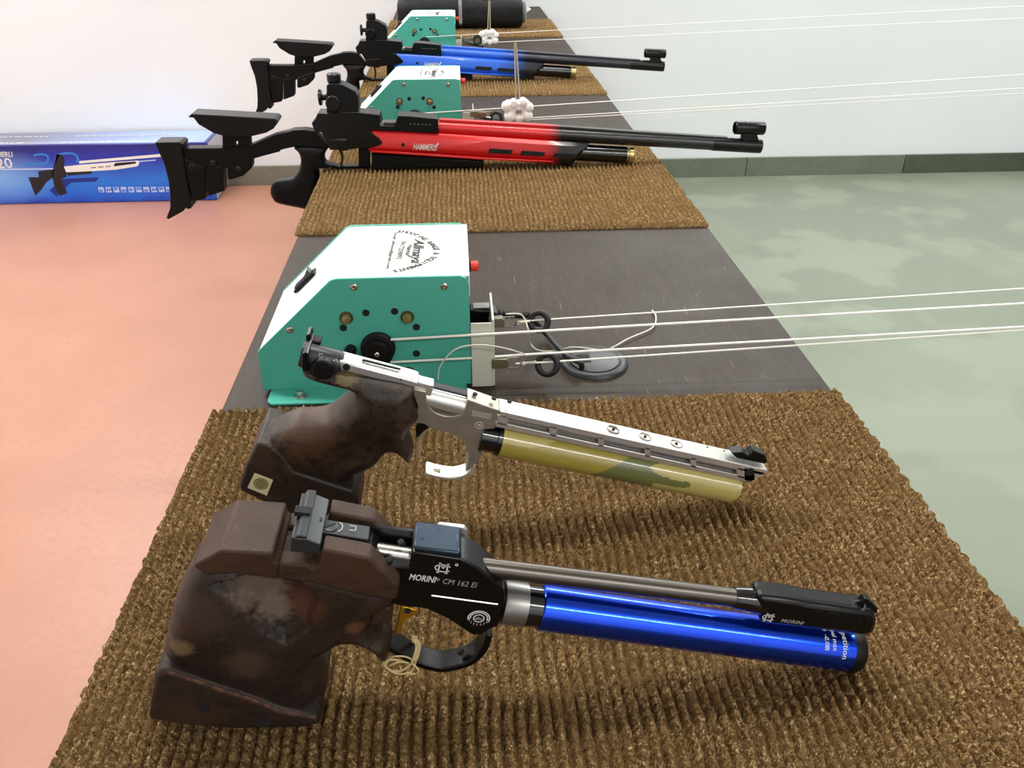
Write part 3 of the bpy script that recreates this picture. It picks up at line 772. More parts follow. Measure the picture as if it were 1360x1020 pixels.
def make_rifle():
    t = thing('air_rifle', 'black air rifle with a bright red fore-end, butt hanging over the bench edge', 'rifle', FR.o, 'match air rifles')
    T = .020
    def pr(name, pts, t0, mat, bevel=.002, parent=t, y1=None):
        return MB().prism(fit(pts, t0), -t0, t0 if y1 is None else y1).build(name, mat, parent, bevel=bevel)
    bk = M['black_matte']
    # butt
    bp = pr('butt_plate', z6([(92, 355), (290, 353), (318, 372), (306, 410), (318, 460), (345, 640), (380, 838), (384, 882), (352, 890), (342, 876), (318, 905), (200, 970), (184, 960), (214, 880), (214, 790), (200, 660), (168, 530), (122, 430)]), .019, M['black_plastic'], .0016)
    pr('butt_bar', z6([(312, 402), (640, 402), (860, 378), (862, 482), (700, 545), (640, 572), (560, 586), (320, 590)]), .012, bk, .002)
    pr('butt_block', z6([(322, 480), (490, 560), (498, 806), (392, 826), (350, 640)]), .015, bk, .0015)
    pr('butt_block', z6([(510, 560), (634, 540), (642, 744), (520, 786)]), .015, bk, .0015)
    pr('cheek_clamp', z6([(668, 540), (866, 470), (866, 560), (800, 622), (700, 655), (674, 648)]), .013, bk, .0025)
    for cx, cy in ((392, 545), (560, 515), (762, 560)):
        p = FR.v(*z6([(cx, cy)])[0], .012)
        MB().lathe([(-.001, .0052), (.003, .0050), (.0034, .0030), (.0012, .0028)], (p.x, -.0120, p.z), (0, -1, 0), 20).build('clamp_screw', M['black_gloss'], t, smooth=True)
    # cheek rest with slotted column
    mb = MB()
    mb.prism(fit(z6([(632, 285), (728, 285), (728, 410), (634, 410)]), .009), -.009, .009)
    mb.prism(fit(z6([(756, 285), (850, 285), (852, 392), (756, 410)]), .009), -.009, .009)
    mb.prism(fit(z6([(722, 285), (760, 285), (760, 345), (722, 345)]), .009), -.009, .009)
    mb.build('cheek_column', bk, t)
    pr('cheek_rest', z6([(354, 156), (384, 128), (720, 146), (1052, 166), (1076, 190), (1040, 246), (980, 280), (852, 310), (635, 304), (560, 282), (440, 212), (402, 160)]), .021, M['black_plastic'], .0016)
    # stock bow
    up = z6([(850, 384), (960, 335), (1050, 298), (1150, 275)])+z5([(250, 424), (330, 421), (400, 432)])
    lo = z5([(500, 545), (290, 530), (200, 548), (100, 575)])+z6([(1090, 428), (960, 462), (862, 490)])
    pr('stock_bow', up+lo, .012, bk, .003)
    # receiver
    rec = z5([(376, 376), (402, 350), (416, 310), (478, 312), (500, 302), (690, 303), (836, 318), (850, 382)])+zc([(118, 178), (210, 186), (222, 154), (236, 116), (300, 118), (492, 136), (500, 228), (40, 208)])+z5([(765, 430), (855, 505), (850, 520), (765, 548), (690, 546), (620, 556), (500, 558), (480, 500), (440, 436), (400, 440)])
    pr('receiver', rec, .019, M['black'], .0018)
    pr('loading_port', zc([(120, 158), (236, 156), (236, 190), (126, 186)]), .010, M['gun_steel'], .001)
    q = FR.v(*z5([(555, 492)])[0], .019)
    MB().box((q.x, -.0195, q.z), (.030, .003, .0045)).build('side_button', M['black_gloss'], t, bevel=.001)
    p = FR.v(*z5([(853, 382)])[0], .0195); MB().lathe([(0, .004), (.001, .0036)], p, (0, -1, 0), 16).build('pivot_pin', M['steel'], t)
    fitm = MB(); fitted_text(fitm, FR, '- - - - - -', (544, 166.5), (572, 167.5), .019, .0030); fitm.build('etched_mark', M['grey_ink'], t, fix=False)
    # rear sight
    body = pr('rear_sight', z5([(478, 306), (478, 120), (500, 108), (572, 112), (600, 122), (672, 160), (692, 200), (690, 306)]), .017, M['black_plastic'], .0010)
    a = FR.v(*z5([(532, 112)])[0]); 
    MB().lathe([(-.004, .0100), (.004, .0100), (.005, .0118), (.016, .0118), (.018, .010)], (a.x, 0, a.z), (0, 0, 1), 20).build('elevation_knob', M['black'], body, bevel=.0006)
    a = FR.v(*z5([(525, 238)])[0], .017)
    MB().lathe([(0, .0128), (.006, .0128), (.0075, .0115)], (a.x, -.017, a.z), (0, -1, 0), 24).build('windage_knob', M['black'], body, bevel=.0006)
    a = FR.v(*z5([(478, 200)])[0]); 
    MB().lathe([(-.001, .005), (.007, .005), (.008, .0125), (.0125, .0135), (.013, .012)], (a.x, 0, a.z), (-1, 0, 0), 24).build('eyepiece', M['black'], body, bevel=.0006)
    # grip
    g = fit(z5([(252, 545), (300, 530), (490, 532), (480, 560), (464, 590), (466, 625), (485, 645), (545, 664), (552, 690), (500, 712), (462, 770), (425, 850), (390, 930), (352, 966), (300, 956), (150, 925), (112, 895), (93, 850), (100, 800), (140, 766), (240, 750), (278, 715), (296, 660), (298, 620), (285, 580)]), .010)
    g = [(x if z > .0 else min(x, -.246), z) for x, z in smooth2(g, 6)]
    w = lambda x, z: .0185
    inflate(g, w, w, R=.016, step=.005, n=150).build('pistol_grip', bk, t, smooth=True)
    # trigger guard and trigger
    mb = MB()
    mb.strip(fit(z5([(480, 640), (540, 670), (620, 682), (700, 682), (775, 680)]), 0), .0045, -.008, .008, smooth=4)
    mb.prism(fit(z5([(694, 546), (768, 546), (770, 680), (694, 680)]), .010), -.010, .010)
    mb.build('trigger_guard', bk, t, bevel=.001)
    MB().strip(fit(z5([(570, 556), (584, 590), (584, 630), (576, 662)]), 0), .0035, -.004, .004, smooth=4).build('trigger', M['hole'], t, bevel=.0006)
    pr('trigger_shoe', z5([(560, 540), (622, 540), (620, 562), (560, 562)]), .006, bk, .001)
    # fore-end
    st = ((489, 172.5, 196, 202), (540, 175.2, 197.5, 204.5), (584, 177.8, 199.2, 207.5), (650, 182.2, 202.6, 212), (720, 186.8, 206.4, 216.5), (760, 189.2, 209, 220.5), (771, 189.9, 201, 206), (783, 190.6, 191.4, 191.8))
    vs = []; fs = []
    for x, yt, ym, yb in st:
        zt, zm, zb = (FR(x, yt, .016)[1], FR(x, ym, .0235)[1], FR(x, yb, .014)[1]); X_ = FR(x, ym, .0235)[0]; h = zt-zm
        sec = [(-.009, zt+.0006), (-.015, zt), (-.0205, zt-.22*h), (-.0235, zm+.10*h), (-.0236, zm), (-.021, zm-.35*(zm-zb)), (-.014, zb)]
        for y, z in sec+[(-y, z) for y, z in reversed(sec)]: vs.append((X_, y, z))
    nn = 14
    for i in range(len(st)-1):
        for k in range(nn):
            q = (k+1) % nn; fs.append((i*nn+k, i*nn+q, (i+1)*nn+q, (i+1)*nn+k))
    fs += [tuple(range(nn-1, -1, -1)), tuple(range((len(st)-1)*nn, len(st)*nn))]
    mb = MB(); mb.add(vs, fs); fo = mb.build('fore_end', M['red_paint'], t, bevel=.0012)
    pr('receiver_tongue', z5([(752, 424), (770, 432), (830, 474), (856, 506), (850, 520), (800, 540), (752, 548)]), .0242, M['black'], .001)
    pr('lower_rail', zc([(60, 352), (800, 402), (1240, 418), (1240, 408), (800, 388), (60, 338)]), .0245, M['red_paint'], .001)
    for s in ([(826, 326), (978, 336), (968, 366), (814, 358)], [(1034, 340), (1186, 350), (1176, 378), (1020, 370)], [(1246, 354), (1400, 362), (1390, 388), (1232, 382)]):
        pr('vent_slot', zc(s), .0240, M['hole'], .0008, fo, y1=-.018)
    mb = MB(); fitted_text(mb, FR, 'HAMMERLI', zc([(332, 333)])[0], zc([(488, 340)])[0], .0237, .0105, .3, .012)
    mb.ribbon([(0, 0), (.005, .008)], .0028, face_map(FR, zc([(476, 320)])[0], zc([(500, 322)])[0], .0237)); mb.build('printed_mark', M['white_ink'], fo, fix=False)
    p = FR.v(*zc([(268, 302)])[0], .0235); MB().lathe([(-.002, .003), (.0006, .003)], p, (0, -1, 0), 14).build('fore_end_screw', M['hole'], fo)
    # rest block under the fore-end
    pr('rest_block', zc([(64, 362), (792, 408), (788, 455), (770, 480), (70, 482)]), .020, bk, .002)
    # barrel, sleeve, air cylinder
    ax = lambda px: FR.v(px, 169.3+(px-584)*(194.2-169.3)/(1010-584))
    a, b = ax(540), ax(1010.5)
    mb = MB(); mb.rod(a, b, .0118, n=32); br = mb.build('barrel', M['red_paint'], t, smooth=True)
    d = (b-a).normalized()
    MB().lathe([(0, .0062), (.0012, .0062)], b-d*.0005, d, 24).build('muzzle_bore', M['hole'], br)
    MB().lathe([(-.090, .0122), (-.088, .0126), (-.001, .0126), (0, .0118)], b, d, 32).build('muzzle_sleeve', M['black'], br, smooth=True)
    pr('barrel_rib', [(584, 158.5), (726, 166.5), (840, 174.5), (967, 182.5), (966, 188), (840, 180), (726, 172), (584, 164)], .0062, M['red_paint'], .001)
    pr('sleeve_web', [(584, 172), (700, 178), (760, 181), (760, 192), (700, 189), (584, 181)], .006, M['red_paint'], .001)
    a2 = FR.v(735, 200.5); b2 = FR.v(831, 205.5); d2 = (b2-a2).normalized()
    MB().rod(a2, b2, .0150, n=32).build('air_cylinder', M['black_gloss'], t, smooth=True)
    MB().lathe([(0, .0142), (.002, .0142), (.002, .0128), (.005, .0128), (.005, .0148), (.0125, .0148), (.0145, .012)], b2, d2, 32).build('pressure_gauge', M['brass'], t, bevel=.0004)
    # front sight
    c0 = FR.v(*zd([(1143, 143)])[0]); c1 = FR.v(*zd([(1336, 149)])[0]); dd = (c1-c0).normalized(); L = (c1-c0).length
    MB().lathe([(0, .0098), (.002, .0114), (L*.40, .0114), (L*.41, .0106), (L*.45, .0106), (L*.46, .0114), (L-.002, .0114), (L, .0102), (L-.001, .0086), (.001, .0086)], c0, dd, 32, caps=False).build('front_sight_tunnel', M['black'], t, smooth=True)
    pr('front_sight_base', zd([(1200, 184), (1290, 188), (1304, 232), (1198, 228)]), .008, M['black'], .001)
    return t
rifle = make_rifle()
dup(rifle, (-.002, 2.300, MT+.0005), 'black air rifle with a bright blue fore-end, beyond the middle teal machine', {M['red_paint']: M['blue_paint']})

# ---------------------------------------------------------------- printed rifle carton on the floor
FB = Fr(3.715, -1.06, 0)
bx = thing('rifle_carton', 'long blue printed cardboard carton on the red floor against the back wall', 'box', FB.o)
hb = FB(200, 190.5)[1]; xr = FB(284, 240)[0]; xl = -1.30; db = .215
def carton_mat():
    m = P('carton_print', '#1746b8', 0.3, coat=0.3); nt = m.node_tree; b = nt.nodes['Principled BSDF']
    tc = nt.nodes.new('ShaderNodeTexCoord')
    def ramp(sock, stops):
        r = nt.nodes.new('ShaderNodeValToRGB'); e = r.color_ramp.elements
        e[0].position, e[0].color = stops[0][0], lin(stops[0][1]); e[1].position, e[1].color = stops[-1][0], lin(stops[-1][1])
        for p, c in stops[1:-1]:
            k = e.new(p); k.color = lin(c)
        nt.links.new(sock, r.inputs[0]); return r.outputs[0]
    sp = nt.nodes.new('ShaderNodeSeparateXYZ'); nt.links.new(tc.outputs['Object'], sp.inputs[0])
    mr = nt.nodes.new('ShaderNodeMapRange'); mr.inputs['From Max'].default_value = hb; nt.links.new(sp.outputs['Z'], mr.inputs[0])
    no = nt.nodes.new('ShaderNodeTexNoise'); no.inputs['Scale'].default_value = 7; nt.links.new(tc.outputs['Object'], no.inputs['Vector'])
    ad = nt.nodes.new('ShaderNodeMath'); ad.operation = 'MULTIPLY_ADD'; ad.inputs[1].default_value = .28; nt.links.new(no.outputs['Fac'], ad.inputs[0])
    s2 = nt.nodes.new('ShaderNodeMath'); s2.operation = 'SUBTRACT'; s2.inputs[1].default_value = .14; nt.links.new(mr.outputs[0], s2.inputs[0]); nt.links.new(s2.outputs[0], ad.inputs[2])
    v1 = ramp(ad.outputs[0], [(0, '#0d3fb0'), (.14, '#0e5fd0'), (.38, '#1273d8'), (.52, '#1c5fc8'), (.75, '#1530a8'), (.97, '#141f78')])
    # pale cyan glow printed at the left
    gd = nt.nodes.new('ShaderNodeVectorMath'); gd.operation = 'DISTANCE'
    mp = nt.nodes.new('ShaderNodeMapping'); mp.inputs['Scale'].default_value = (.55, 0, 1.35); nt.links.new(tc.outputs['Object'], mp.inputs[0])
    nt.links.new(mp.outputs[0], gd.inputs[0]); gd.inputs[1].default_value = (-.93*.55, 0, hb*.47*1.35)
    mg = nt.nodes.new('ShaderNodeMapRange'); mg.inputs['From Min'].default_value = .02; mg.inputs['From Max'].default_value = .17; mg.inputs['To Min'].default_value = .75; mg.inputs['To Max'].default_value = 0
    nt.links.new(gd.outputs['Value'], mg.inputs[0])
    mx = nt.nodes.new('ShaderNodeMix'); mx.data_type = 'RGBA'; nt.links.new(mg.outputs[0], mx.inputs[0]); nt.links.new(v1, mx.inputs[6]); mx.inputs[7].default_value = lin('#86b9ea')
    nt.links.new(mx.outputs[2], b.inputs['Base Color'])
    return m
M['carton'] = carton_mat()
M['carton_top'] = fade('carton_top_print', '#77748c', '#9fb6ee', -.80, -.15, .35)
M['carton_band'] = fade('carton_band_print', '#8d8ca4', '#a9c0f6', -.80, -.25, .35)
MB().box(((xl+xr)/2, db/2, hb/2+.0005), (xr-xl, db, hb)).build('carton_body', M['carton'], bx, bevel=.004)
MB().box(((xl+xr-.012)/2, db/2, hb+.0012), (xr-xl-.016, db-.012, .0012)).build('lid_panel', M['carton_top'], bx)
MB().box(((xl+xr-.06)/2, .030, hb+.0022), (xr-xl-.06, .044, .0008)).build('lid_band', M['carton_band'], bx)
MB().box((xr+.0006, db/2, hb/2+.0005), (.0012, db-.008, hb-.010)).build('end_flap', P('bare_board', '#b9bcc6', .7), bx)
cp = lambda pts: [FB(a/8.5, 160+b/8.5) for a, b in pts]
def flat(name, pts, mat, h): return MB().prism(cp(pts), -.0006-h, -.0002-h*.5).build(name, mat, bx)
M['print_black'] = P('black_print', '#16161c', .4); M['print_white'] = P('ivory_print', '#e6e4de', .4)
M['print_cyan'] = P('cyan_print', '#2f7fd0', .4); M['print_pale'] = P('pale_print', '#b9c9ec', .4)
flat('printed_streak', [(0, 545), (600, 538), (1760, 440), (1760, 452), (610, 552), (0, 560)], M['print_pale'], .0001)
flat('printed_barrel', [(895, 458), (1880, 372), (2700, 300), (2700, 325), (1880, 405), (895, 486)], M['print_white'], .0003)
flat('printed_receiver', [(722, 520), (900, 500), (1290, 470), (1560, 452), (1572, 478), (1568, 500), (1545, 518), (1310, 555), (1050, 572), (748, 584)], M['print_white'], .0004)
flat('printed_slot', [(1290, 490), (1310, 478), (1535, 462), (1535, 486), (1310, 515), (1286, 520)], M['print_black'], .0006)
for i in range(3): flat('printed_slot', [(1026+i*84, 530-i*7), (1084+i*84, 524-i*7), (1084+i*84, 533-i*7), (1026+i*84, 540-i*7)], M['print_black'], .0006)
flat('printed_grip', [(600, 545), (640, 380), (700, 385), (730, 440), (722, 520), (760, 570), (745, 640), (690, 660), (760, 820), (680, 850), (620, 760), (590, 640)], M['print_black'], .0002)
flat('printed_stock', [(320, 640), (440, 640), (430, 575), (610, 550), (600, 640), (520, 700), (470, 780), (400, 850)], M['print_black'], .0002)
flat('printed_magazine', [(750, 588), (1040, 570), (1030, 600), (770, 622)], M['print_black'], .0006)
flat('printed_shadow', [(560, 790), (700, 660), (1120, 640), (1080, 690), (800, 700), (640, 860)], P('shade_print', '#0c2a80', .4), .0)
fb = lambda u, v, h: (u, -.0006-h, v)
mb = MB()
mb.ribbon(smooth2(cp([(380, 398), (440, 382), (520, 390), (545, 430), (520, 478), (450, 490), (260, 488)]), 6, False), .0085, fb)
mb.ribbon(smooth2(cp([(625, 470), (650, 400), (700, 376), (800, 370), (860, 392), (880, 440), (870, 470)]), 6, False), .0085, fb)
mb.build('printed_numerals', M['print_cyan'], bx, fix=False)
mb = MB()
a = cp([(150, 408)])[0]
vs, fs = text_mesh('HAMMERLI', .030, .1, .0006, 'RIGHT'); mb.add([(a[0]+v.x*.82, -.0010, a[1]+v.y) for v in vs], fs)
a = cp([(158, 535)])[0]
vs, fs = text_mesh('AR 20', .062, 0, .0008, 'RIGHT'); mb.add([(a[0]+v.x*1.1, -.0010, a[1]+v.y) for v in vs], fs)
mb.build('printed_lettering', M['white_ink'], bx, fix=False)
ink = MB(); ink2 = MB()
for i in range(11):
    x, z = FB(134.5+i*10.0, 252-.05*i); s = .0115
    ink.box((x, -.0008, z), (s*2, .0006, s*2))
    for q in range(2+i % 2): ink2.box((x+(q-.6)*.008, -.0013, z+((i*7+q*3) % 3-1)*.004), (.006, .0004, .010 if q else .014))
ink.build('printed_icon_row', M['print_pale'], bx); ink2.build('printed_icon_glyphs', M['carton'], bx)
ink = MB()
for y, a, b in ((.135, -1.25, -.72), (.030, -1.25, -.77), (.030, -.62, -.30), (.135, -.6, -.2)):
    x = a; r = random.Random(int(y*1000))
    while x < b:
        w = r.uniform(.01, .035); ink.box((x+w/2, y, hb+.0030), (w, .010, .0004)); x += w+.008
tag(ink.build('printed_small_text', M['white_ink'], bx), None, None, kind='stuff')
# ---------------------------------------------------------------- pistol with the blue air cylinder
FA = Fr(.3645, .03, MT+.0008)
PA = thing('target_pistol', 'black target pistol with a glossy blue air cylinder and brown walnut grip', 'pistol', FA.o, 'target air pistols')
def a1(pts): return [(190+x/4, 645+y/4) for x, y in pts]
def a2(pts): return [(180+x/4, 765+y/4) for x, y in pts]
def a3(pts): return [(370+x/4, 640+y/4) for x, y in pts]
def a4(pts): return [(860+x/4, 700+y/4) for x, y in pts]
def prA(name, px, t, mat, bevel=.0008, parent=PA, y1=None):
    pts = [(x, max(z, .0004)) for x, z in FA.poly(px, t)]
    return MB().prism(pts, -t, t if y1 is None else y1).build(name, mat, parent, bevel=bevel)
# grip: carved body
tb = .022
o = a1([(262, 420), (215, 500), (172, 585), (146, 660), (130, 730), (104, 860), (78, 965)])+a2([(82, 700), (80, 765), (250, 800), (520, 820), (880, 832), (985, 800), (1002, 740), (1012, 640), (1000, 560), (950, 490)])+a1([(905, 945), (950, 905), (1020, 868), (1060, 850), (1130, 850), (1195, 878), (1250, 930), (1290, 950), (1312, 915), (1312, 830), (1240, 790), (1212, 740), (1240, 690), (1330, 640), (1330, 560), (1200, 470), (900, 400), (500, 370), (330, 370)])
o = [(x, max(z, .0004)) for x, z in FA.poly(o, .012)]
A = lambda x, y, t=.018: FA(*a1([(x, y)])[0], t)
hollow, knuckle, ball, palm, heel, ridge = A(660, 640), A(1130, 760), A(330, 700), A(520, 900), A(200, 850), A(860, 760)
low = FA(330, 950, .03)[1]; ledge = A(700, 480)[1]
bowl = [A(*q) for q in ((360, 500), (540, 470), (820, 480), (930, 590), (890, 730), (760, 805), (650, 740), (590, 690), (560, 610), (470, 555))]
def wn(x, z):
    w = .0205+.0065*gauss(x, z, ball, .030)+.004*gauss(x, z, palm, .034)-.0035*gauss(x, z, hollow, .020)
    w += .003*gauss(x, z, ridge, .016)-.003*gauss(x, z, A(1000, 800), .02)-.0045*gauss(x, z, A(300, 880), .017)
    w += .004*gauss(x, z, heel, .016)
    if x > hollow[0]+.05: w -= .006*min(1, (x-hollow[0]-.05)/.04)
    d = float(inside(bowl, np.array([[x, z]]))[0]); w -= .0062*max(0, min(1, (d+.0008)/.0035))
    return max(w, .007)
def wf(x, z): return .021
inflate(smooth2(o, 4), wn, wf, R=.013, step=.0018, n=300).build('grip', wear(M['wood_dark'], [(A(620, 560), .017, '#66564a', .75), (A(700, 660), .011, '#6d5e54', .7), (A(330, 640), .016, '#33231c', .8), (A(860, 640), .013, '#4c2a1a', .7), (A(220, 800), .008, '#7a6a4c', .6), (A(1130, 750), .006, '#6a4026', .6), (A(560, 900), .014, '#43342a', .7)]), PA, smooth=True)
# grip: sawn upper block with a channel for the rear sight
px = a1([(262, 430), (410, 345), (690, 360), (694, 404), (720, 416), (880, 420), (900, 440), (936, 420), (952, 338), (1200, 384), (1362, 540), (1345, 610), (1180, 590), (900, 520), (480, 470), (330, 480)])
gb = [(x, z) for x, z in FA.poly(px, .0215)]
mb = MB(); heel = FA.poly(a1([(262, 430), (410, 345), (690, 360), (694, 404), (720, 418), (720, 500), (480, 470), (330, 480)]), .0215)
mb.prism(heel, -.0215, .0215); mb.build('grip_block', M['wood_top'], PA, bevel=.0022)
side = FA.poly(a1([(715, 416), (880, 420), (900, 440), (936, 420), (952, 338), (1200, 384), (1362, 540), (1345, 610), (1180, 590), (900, 520), (715, 496)]), .0215)
MB().prism(side, -.0215, -.0092).build('grip_cheek', M['wood_top'], PA, bevel=.0018)
MB().prism(side, .0092, .0215).build('grip_cheek', M['wood_top'], PA, bevel=.0018)
MB().prism(FA.poly(a1([(715, 440), (940, 440), (1190, 470), (1190, 590), (900, 520), (715, 496)]), .0215), -.0094, .0094).build('grip_channel', M['wood_dark'], PA)
px = a2([(98, 522), (160, 500), (300, 545), (430, 592), (620, 652), (780, 716), (960, 746), (992, 790), (885, 836), (520, 820), (250, 798), (62, 768)])
prA('palm_shelf', px, .0305, M['wood_dark'], .003)
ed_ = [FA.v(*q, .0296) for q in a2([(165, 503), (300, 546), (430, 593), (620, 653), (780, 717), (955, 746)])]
MB().tube([q+Vector((0, 0, -.0004)) for q in ed_], .0012, 8, smooth=5).build('worn_lit_edge', P('rubbed_lit_edge', '#56301a', .6, noise=(200, '#2c1a12', .42, .58)), PA, smooth=True)  # rubbed ridge, with its orange highlight put into the colour
p = FA.v(*a2([(355, 690)])[0], .0305); MB().lathe([(-.003, .0042), (.0003, .0042)], p, (0, -1, 0), 20).build('shelf_bolt', M['hole'], PA)
p = FA.v(*a2([(660, 768)])[0], .0305); MB().lathe([(-.003, .0038), (.0003, .0038)], p, (0, -1, 0), 20).build('shelf_bolt', M['hole'], PA)
# receiver
TR = .0108
px = a3([(478, 366), (520, 402), (562, 448), (696, 456), (704, 382), (725, 372), (972, 410), (1060, 455), (1192, 570), (1206, 628), (1166, 770), (1128, 782), (1080, 815), (1030, 815), (900, 730), (790, 678), (660, 662), (560, 640), (470, 560)])
rc = prA('receiver', px, TR, M['black'], .001)
prA('loading_cover', a3([(716, 345), (722, 372), (972, 410), (972, 388), (960, 374)]), TR+.0002, M['blue_plate'], .0012)
mb = MB(); mb.prism(FA.poly([(492, 700), (502, 699.5), (572, 708), (600, 720), (600, 745), (492, 735)], -.0085), .0078, TR)
mb.build('receiver_wall', M['black'], PA, bevel=.0006)
c0 = FA.v(500, 731); c1 = FA.v(548, 738)
MB().rod(c0, c1, .0048, n=24).build('bolt', M['steel'], PA, smooth=True)
for x, y in ((585, 415), (650, 320), (755, 312), (935, 340)):
    q = FA.v(*a3([(x, y)])[0], 0.004 if y < 400 else TR)
    MB().lathe([(-.002, .0019), (.0006, .0018), (.0008, .001)], q, (-.2, -.3, 1), 14).build('receiver_screw', M['hole'], rc)
e0 = FA.v(*a3([(812, 603)])[0], TR); e1 = FA.v(*a3([(1164, 650)])[0], TR)
MB().tube([e0, e1], .0006, 6).build('edge_highlight', M['silver'], rc)  # silver line standing in for the highlight along the receiver ledge
lv = FA.poly(a3([(840, 300), (842, 214), (858, 206), (985, 220), (1003, 238), (1003, 330), (900, 320)]), -.0145)
MB().prism(lv, .0115, .0142).build('cocking_lever', M['silver'], PA, bevel=.0012)
# trigger guard, trigger
gp = FA.poly(a3([(1118, 786), (1100, 850), (1060, 905), (1000, 945), (900, 970), (840, 970), (740, 942), (640, 888), (560, 840)]), .003)
MB().strip(gp, .0042, -.0072, .0072, smooth=5).build('trigger_guard', M['black'], PA, bevel=.0008)
q = FA.v(*a3([(972, 905)])[0], .0005); MB().lathe([(0, .0022), (.0034, .0022)], (q.x, -.001, q.z), (-.5, 0, 1), 14).build('guard_screw', M['hole'], PA)
tr = prA('trigger', a3([(655, 660), (742, 684), (738, 700), (712, 716), (668, 740), (648, 812), (618, 806), (640, 720)]), .0042, M['gold'], .0006)
q = FA.v(*a3([(686, 684)])[0], .0042); MB().lathe([(-.001, .0020), (.0004, .0020)], q, (0, -1, 0), 14).build('trigger_hole', M['hole'], tr)
prA('lit_grip_piece', a3([(500, 690), (530, 660), (600, 672), (606, 730), (590, 768), (540, 750), (492, 775), (488, 745)]), .0070, M['wood_top'], .001)  # lit part of the grip, its brightness put into paler wood
# barrel, sleeve with front sight
bax = lambda x: FA.v(x, 753+(x-640)*.1213)
MB().rod(bax(618), bax(982), .0056, n=28).build('barrel', M['gun_steel'], PA, smooth=True)
d = (bax(982)-bax(640)).normalized()
MB().lathe([(0, .0062), (.002, .0066), (.018, .0082), (.019, .0084)], bax(974), d, 32).build('sleeve_collar', M['black_gloss'], PA, smooth=True)
cp_ = prA('compensator', [(1008, 793), (1060, 799), (1075, 803), (1100, 806), (1163, 814.5), (1166, 826), (1161, 843), (1150, 845), (1010, 829)], .0080, M['black'], .0028)
for i, (x, w) in enumerate(((1087, 12), (1108, 13), (1122, 5), (1132, 5), (1142, 5), (1152, 5))):
    y = 815+(x-1087)*.128
    prA('gas_port', [(x-w/2, y-3.5), (x+w/2, y-2.8), (x+w/2, y+3.4), (x-w/2, y+2.6)], .0083, M['black_plastic'], .0002, cp_, y1=-.0075)
MB().prism(FA.poly([(1055, 786.5), (1128, 797.5), (1128, 802), (1055, 791)], 0), -.0045, .0045).build('sight_rail', M['black'], cp_, bevel=.0008)
mb = MB(); mb.prism(FA.poly([(1140, 806), (1149, 795), (1153, 796), (1166, 808), (1165, 815), (1141, 812)], .0025), -.0025, .0025); mb.build('front_sight', M['black'], PA, bevel=.0003)
q = FA.v(1138, 807, .001); MB().torus((q.x, -.003, q.z+.0035), (-.15, -.3, 1), .0032, .0008, 24, 8).build('sight_screw', M['sight_grey'], cp_, smooth=True)
# cylinder
cax = lambda x: FA.v(x, 806+(x-716)*.1377)
RC = .0137
d = (cax(1120)-cax(716)).normalized(); n2 = Vector((0, -1, 0)); n1 = n2.cross(d).normalized()
if n1.z < 0: n1 = -n1
MB().lathe([(0, RC*.90), (.001, RC*.93), ((cax(697)-cax(667)).length, RC*.93)], cax(667), d, 40).build('cylinder_collar', M['satin_steel'], PA, smooth=True)
MB().rod(cax(697), cax(716.5), RC*.90, n=40).build('cylinder_nut', M['black_gloss'], PA, smooth=True)
cy = MB().lathe([(0, RC-.0008), (.0008, RC), ((cax(1121)-cax(716)).length, RC)], cax(716), d, 56).build('air_cylinder', M['blue_tube'], PA, smooth=True)
MB().lathe([(0, RC+.0001), (.006, RC+.0001), (.0085, RC-.001), (.009, RC-.004), (.0092, .004), (.006, .0035)], cax(1121), d, 48).build('cylinder_cap', M['black_plastic'], cy, smooth=True)
mb = MB()
for txt, x, ang, sz in (('petition', 1103, 2, .0088), ('pal max', 1090, 0, .0068), ('6  -0.08l', 1079.5, -2, .0068), ('c', 1098, 118, .006), ('o', 1086, 118, .006), ('s', 1075, 116, .006)):
    c = cax(x); s0 = math.radians(ang)
    def wrap(u, v, h, c=c, s0=s0):
        w = s0+u/RC
        return c+d*v+(n1*math.cos(w)+n2*math.sin(w))*(RC+.00015)
    add_text(mb, txt, sz*.62, wrap, bold=.00006, align='LEFT')
mb.build('printed_warning', M['white_ink'], cy, fix=False)
# rear sight
sl = Matrix.Rotation(math.radians(12.0), 3, 'Y')
rl = prA('sight_rail', a3([(232, 268), (478, 306), (480, 338), (232, 338)]), .0056, M['sight_grey'], .0006)
q = FA.v(*a3([(272, 238)])[0]); up = sl @ Vector((0, 0, 1))
mb = MB(); mb.lathe([(-.001, .0042), (.0006, .0042), (.0008, .0036)], q, up, 28); o = mb.build('adjusting_screw', M['sight_grey'], rl, smooth=True)
mb = MB(); mb.box(q+up*.0008, (.0070, .0010, .0006), Matrix.Rotation(math.radians(40), 3, up) @ sl); mb.build('screw_slot', M['hole'], rl)
mb = MB(); c = FA.v(*a3([(325, 243)])[0])+up*.0003
rr = lambda u, v, h: c+(sl @ Vector((u, v, 0)))+up*h
mb.ribbon([(-.0005, .004), (.0012, .002), (.0014, 0), (.0010, -.002), (-.0005, -.004)], .0006, rr)
mb.ribbon([(.0050, .0022), (.0085, .0022), (.0085, -.0014), (.0052, -.0014)], .0007, rr)
mb.build('printed_mark', M['grey_ink'], rl, fix=False)
sb = prA('rear_sight', a3([(148, 304), (224, 334), (214, 384), (62, 372), (66, 296), (86, 300)]), .0190, M['sight_grey'], .0006)
MB().prism(FA.poly(a3([(84, 300), (148, 303), (148, 290), (122, 286), (100, 284)]), .0195), -.0195, .0195).build('sight_leaf', M['sight_grey'], sb, bevel=.0005)
q = FA.v(*a3([(128, 166)])[0]); MB().box(q+up*.0012, (.0085, .0060, .003), sl).build('sight_notch', M['hole'], sb, bevel=.0004)
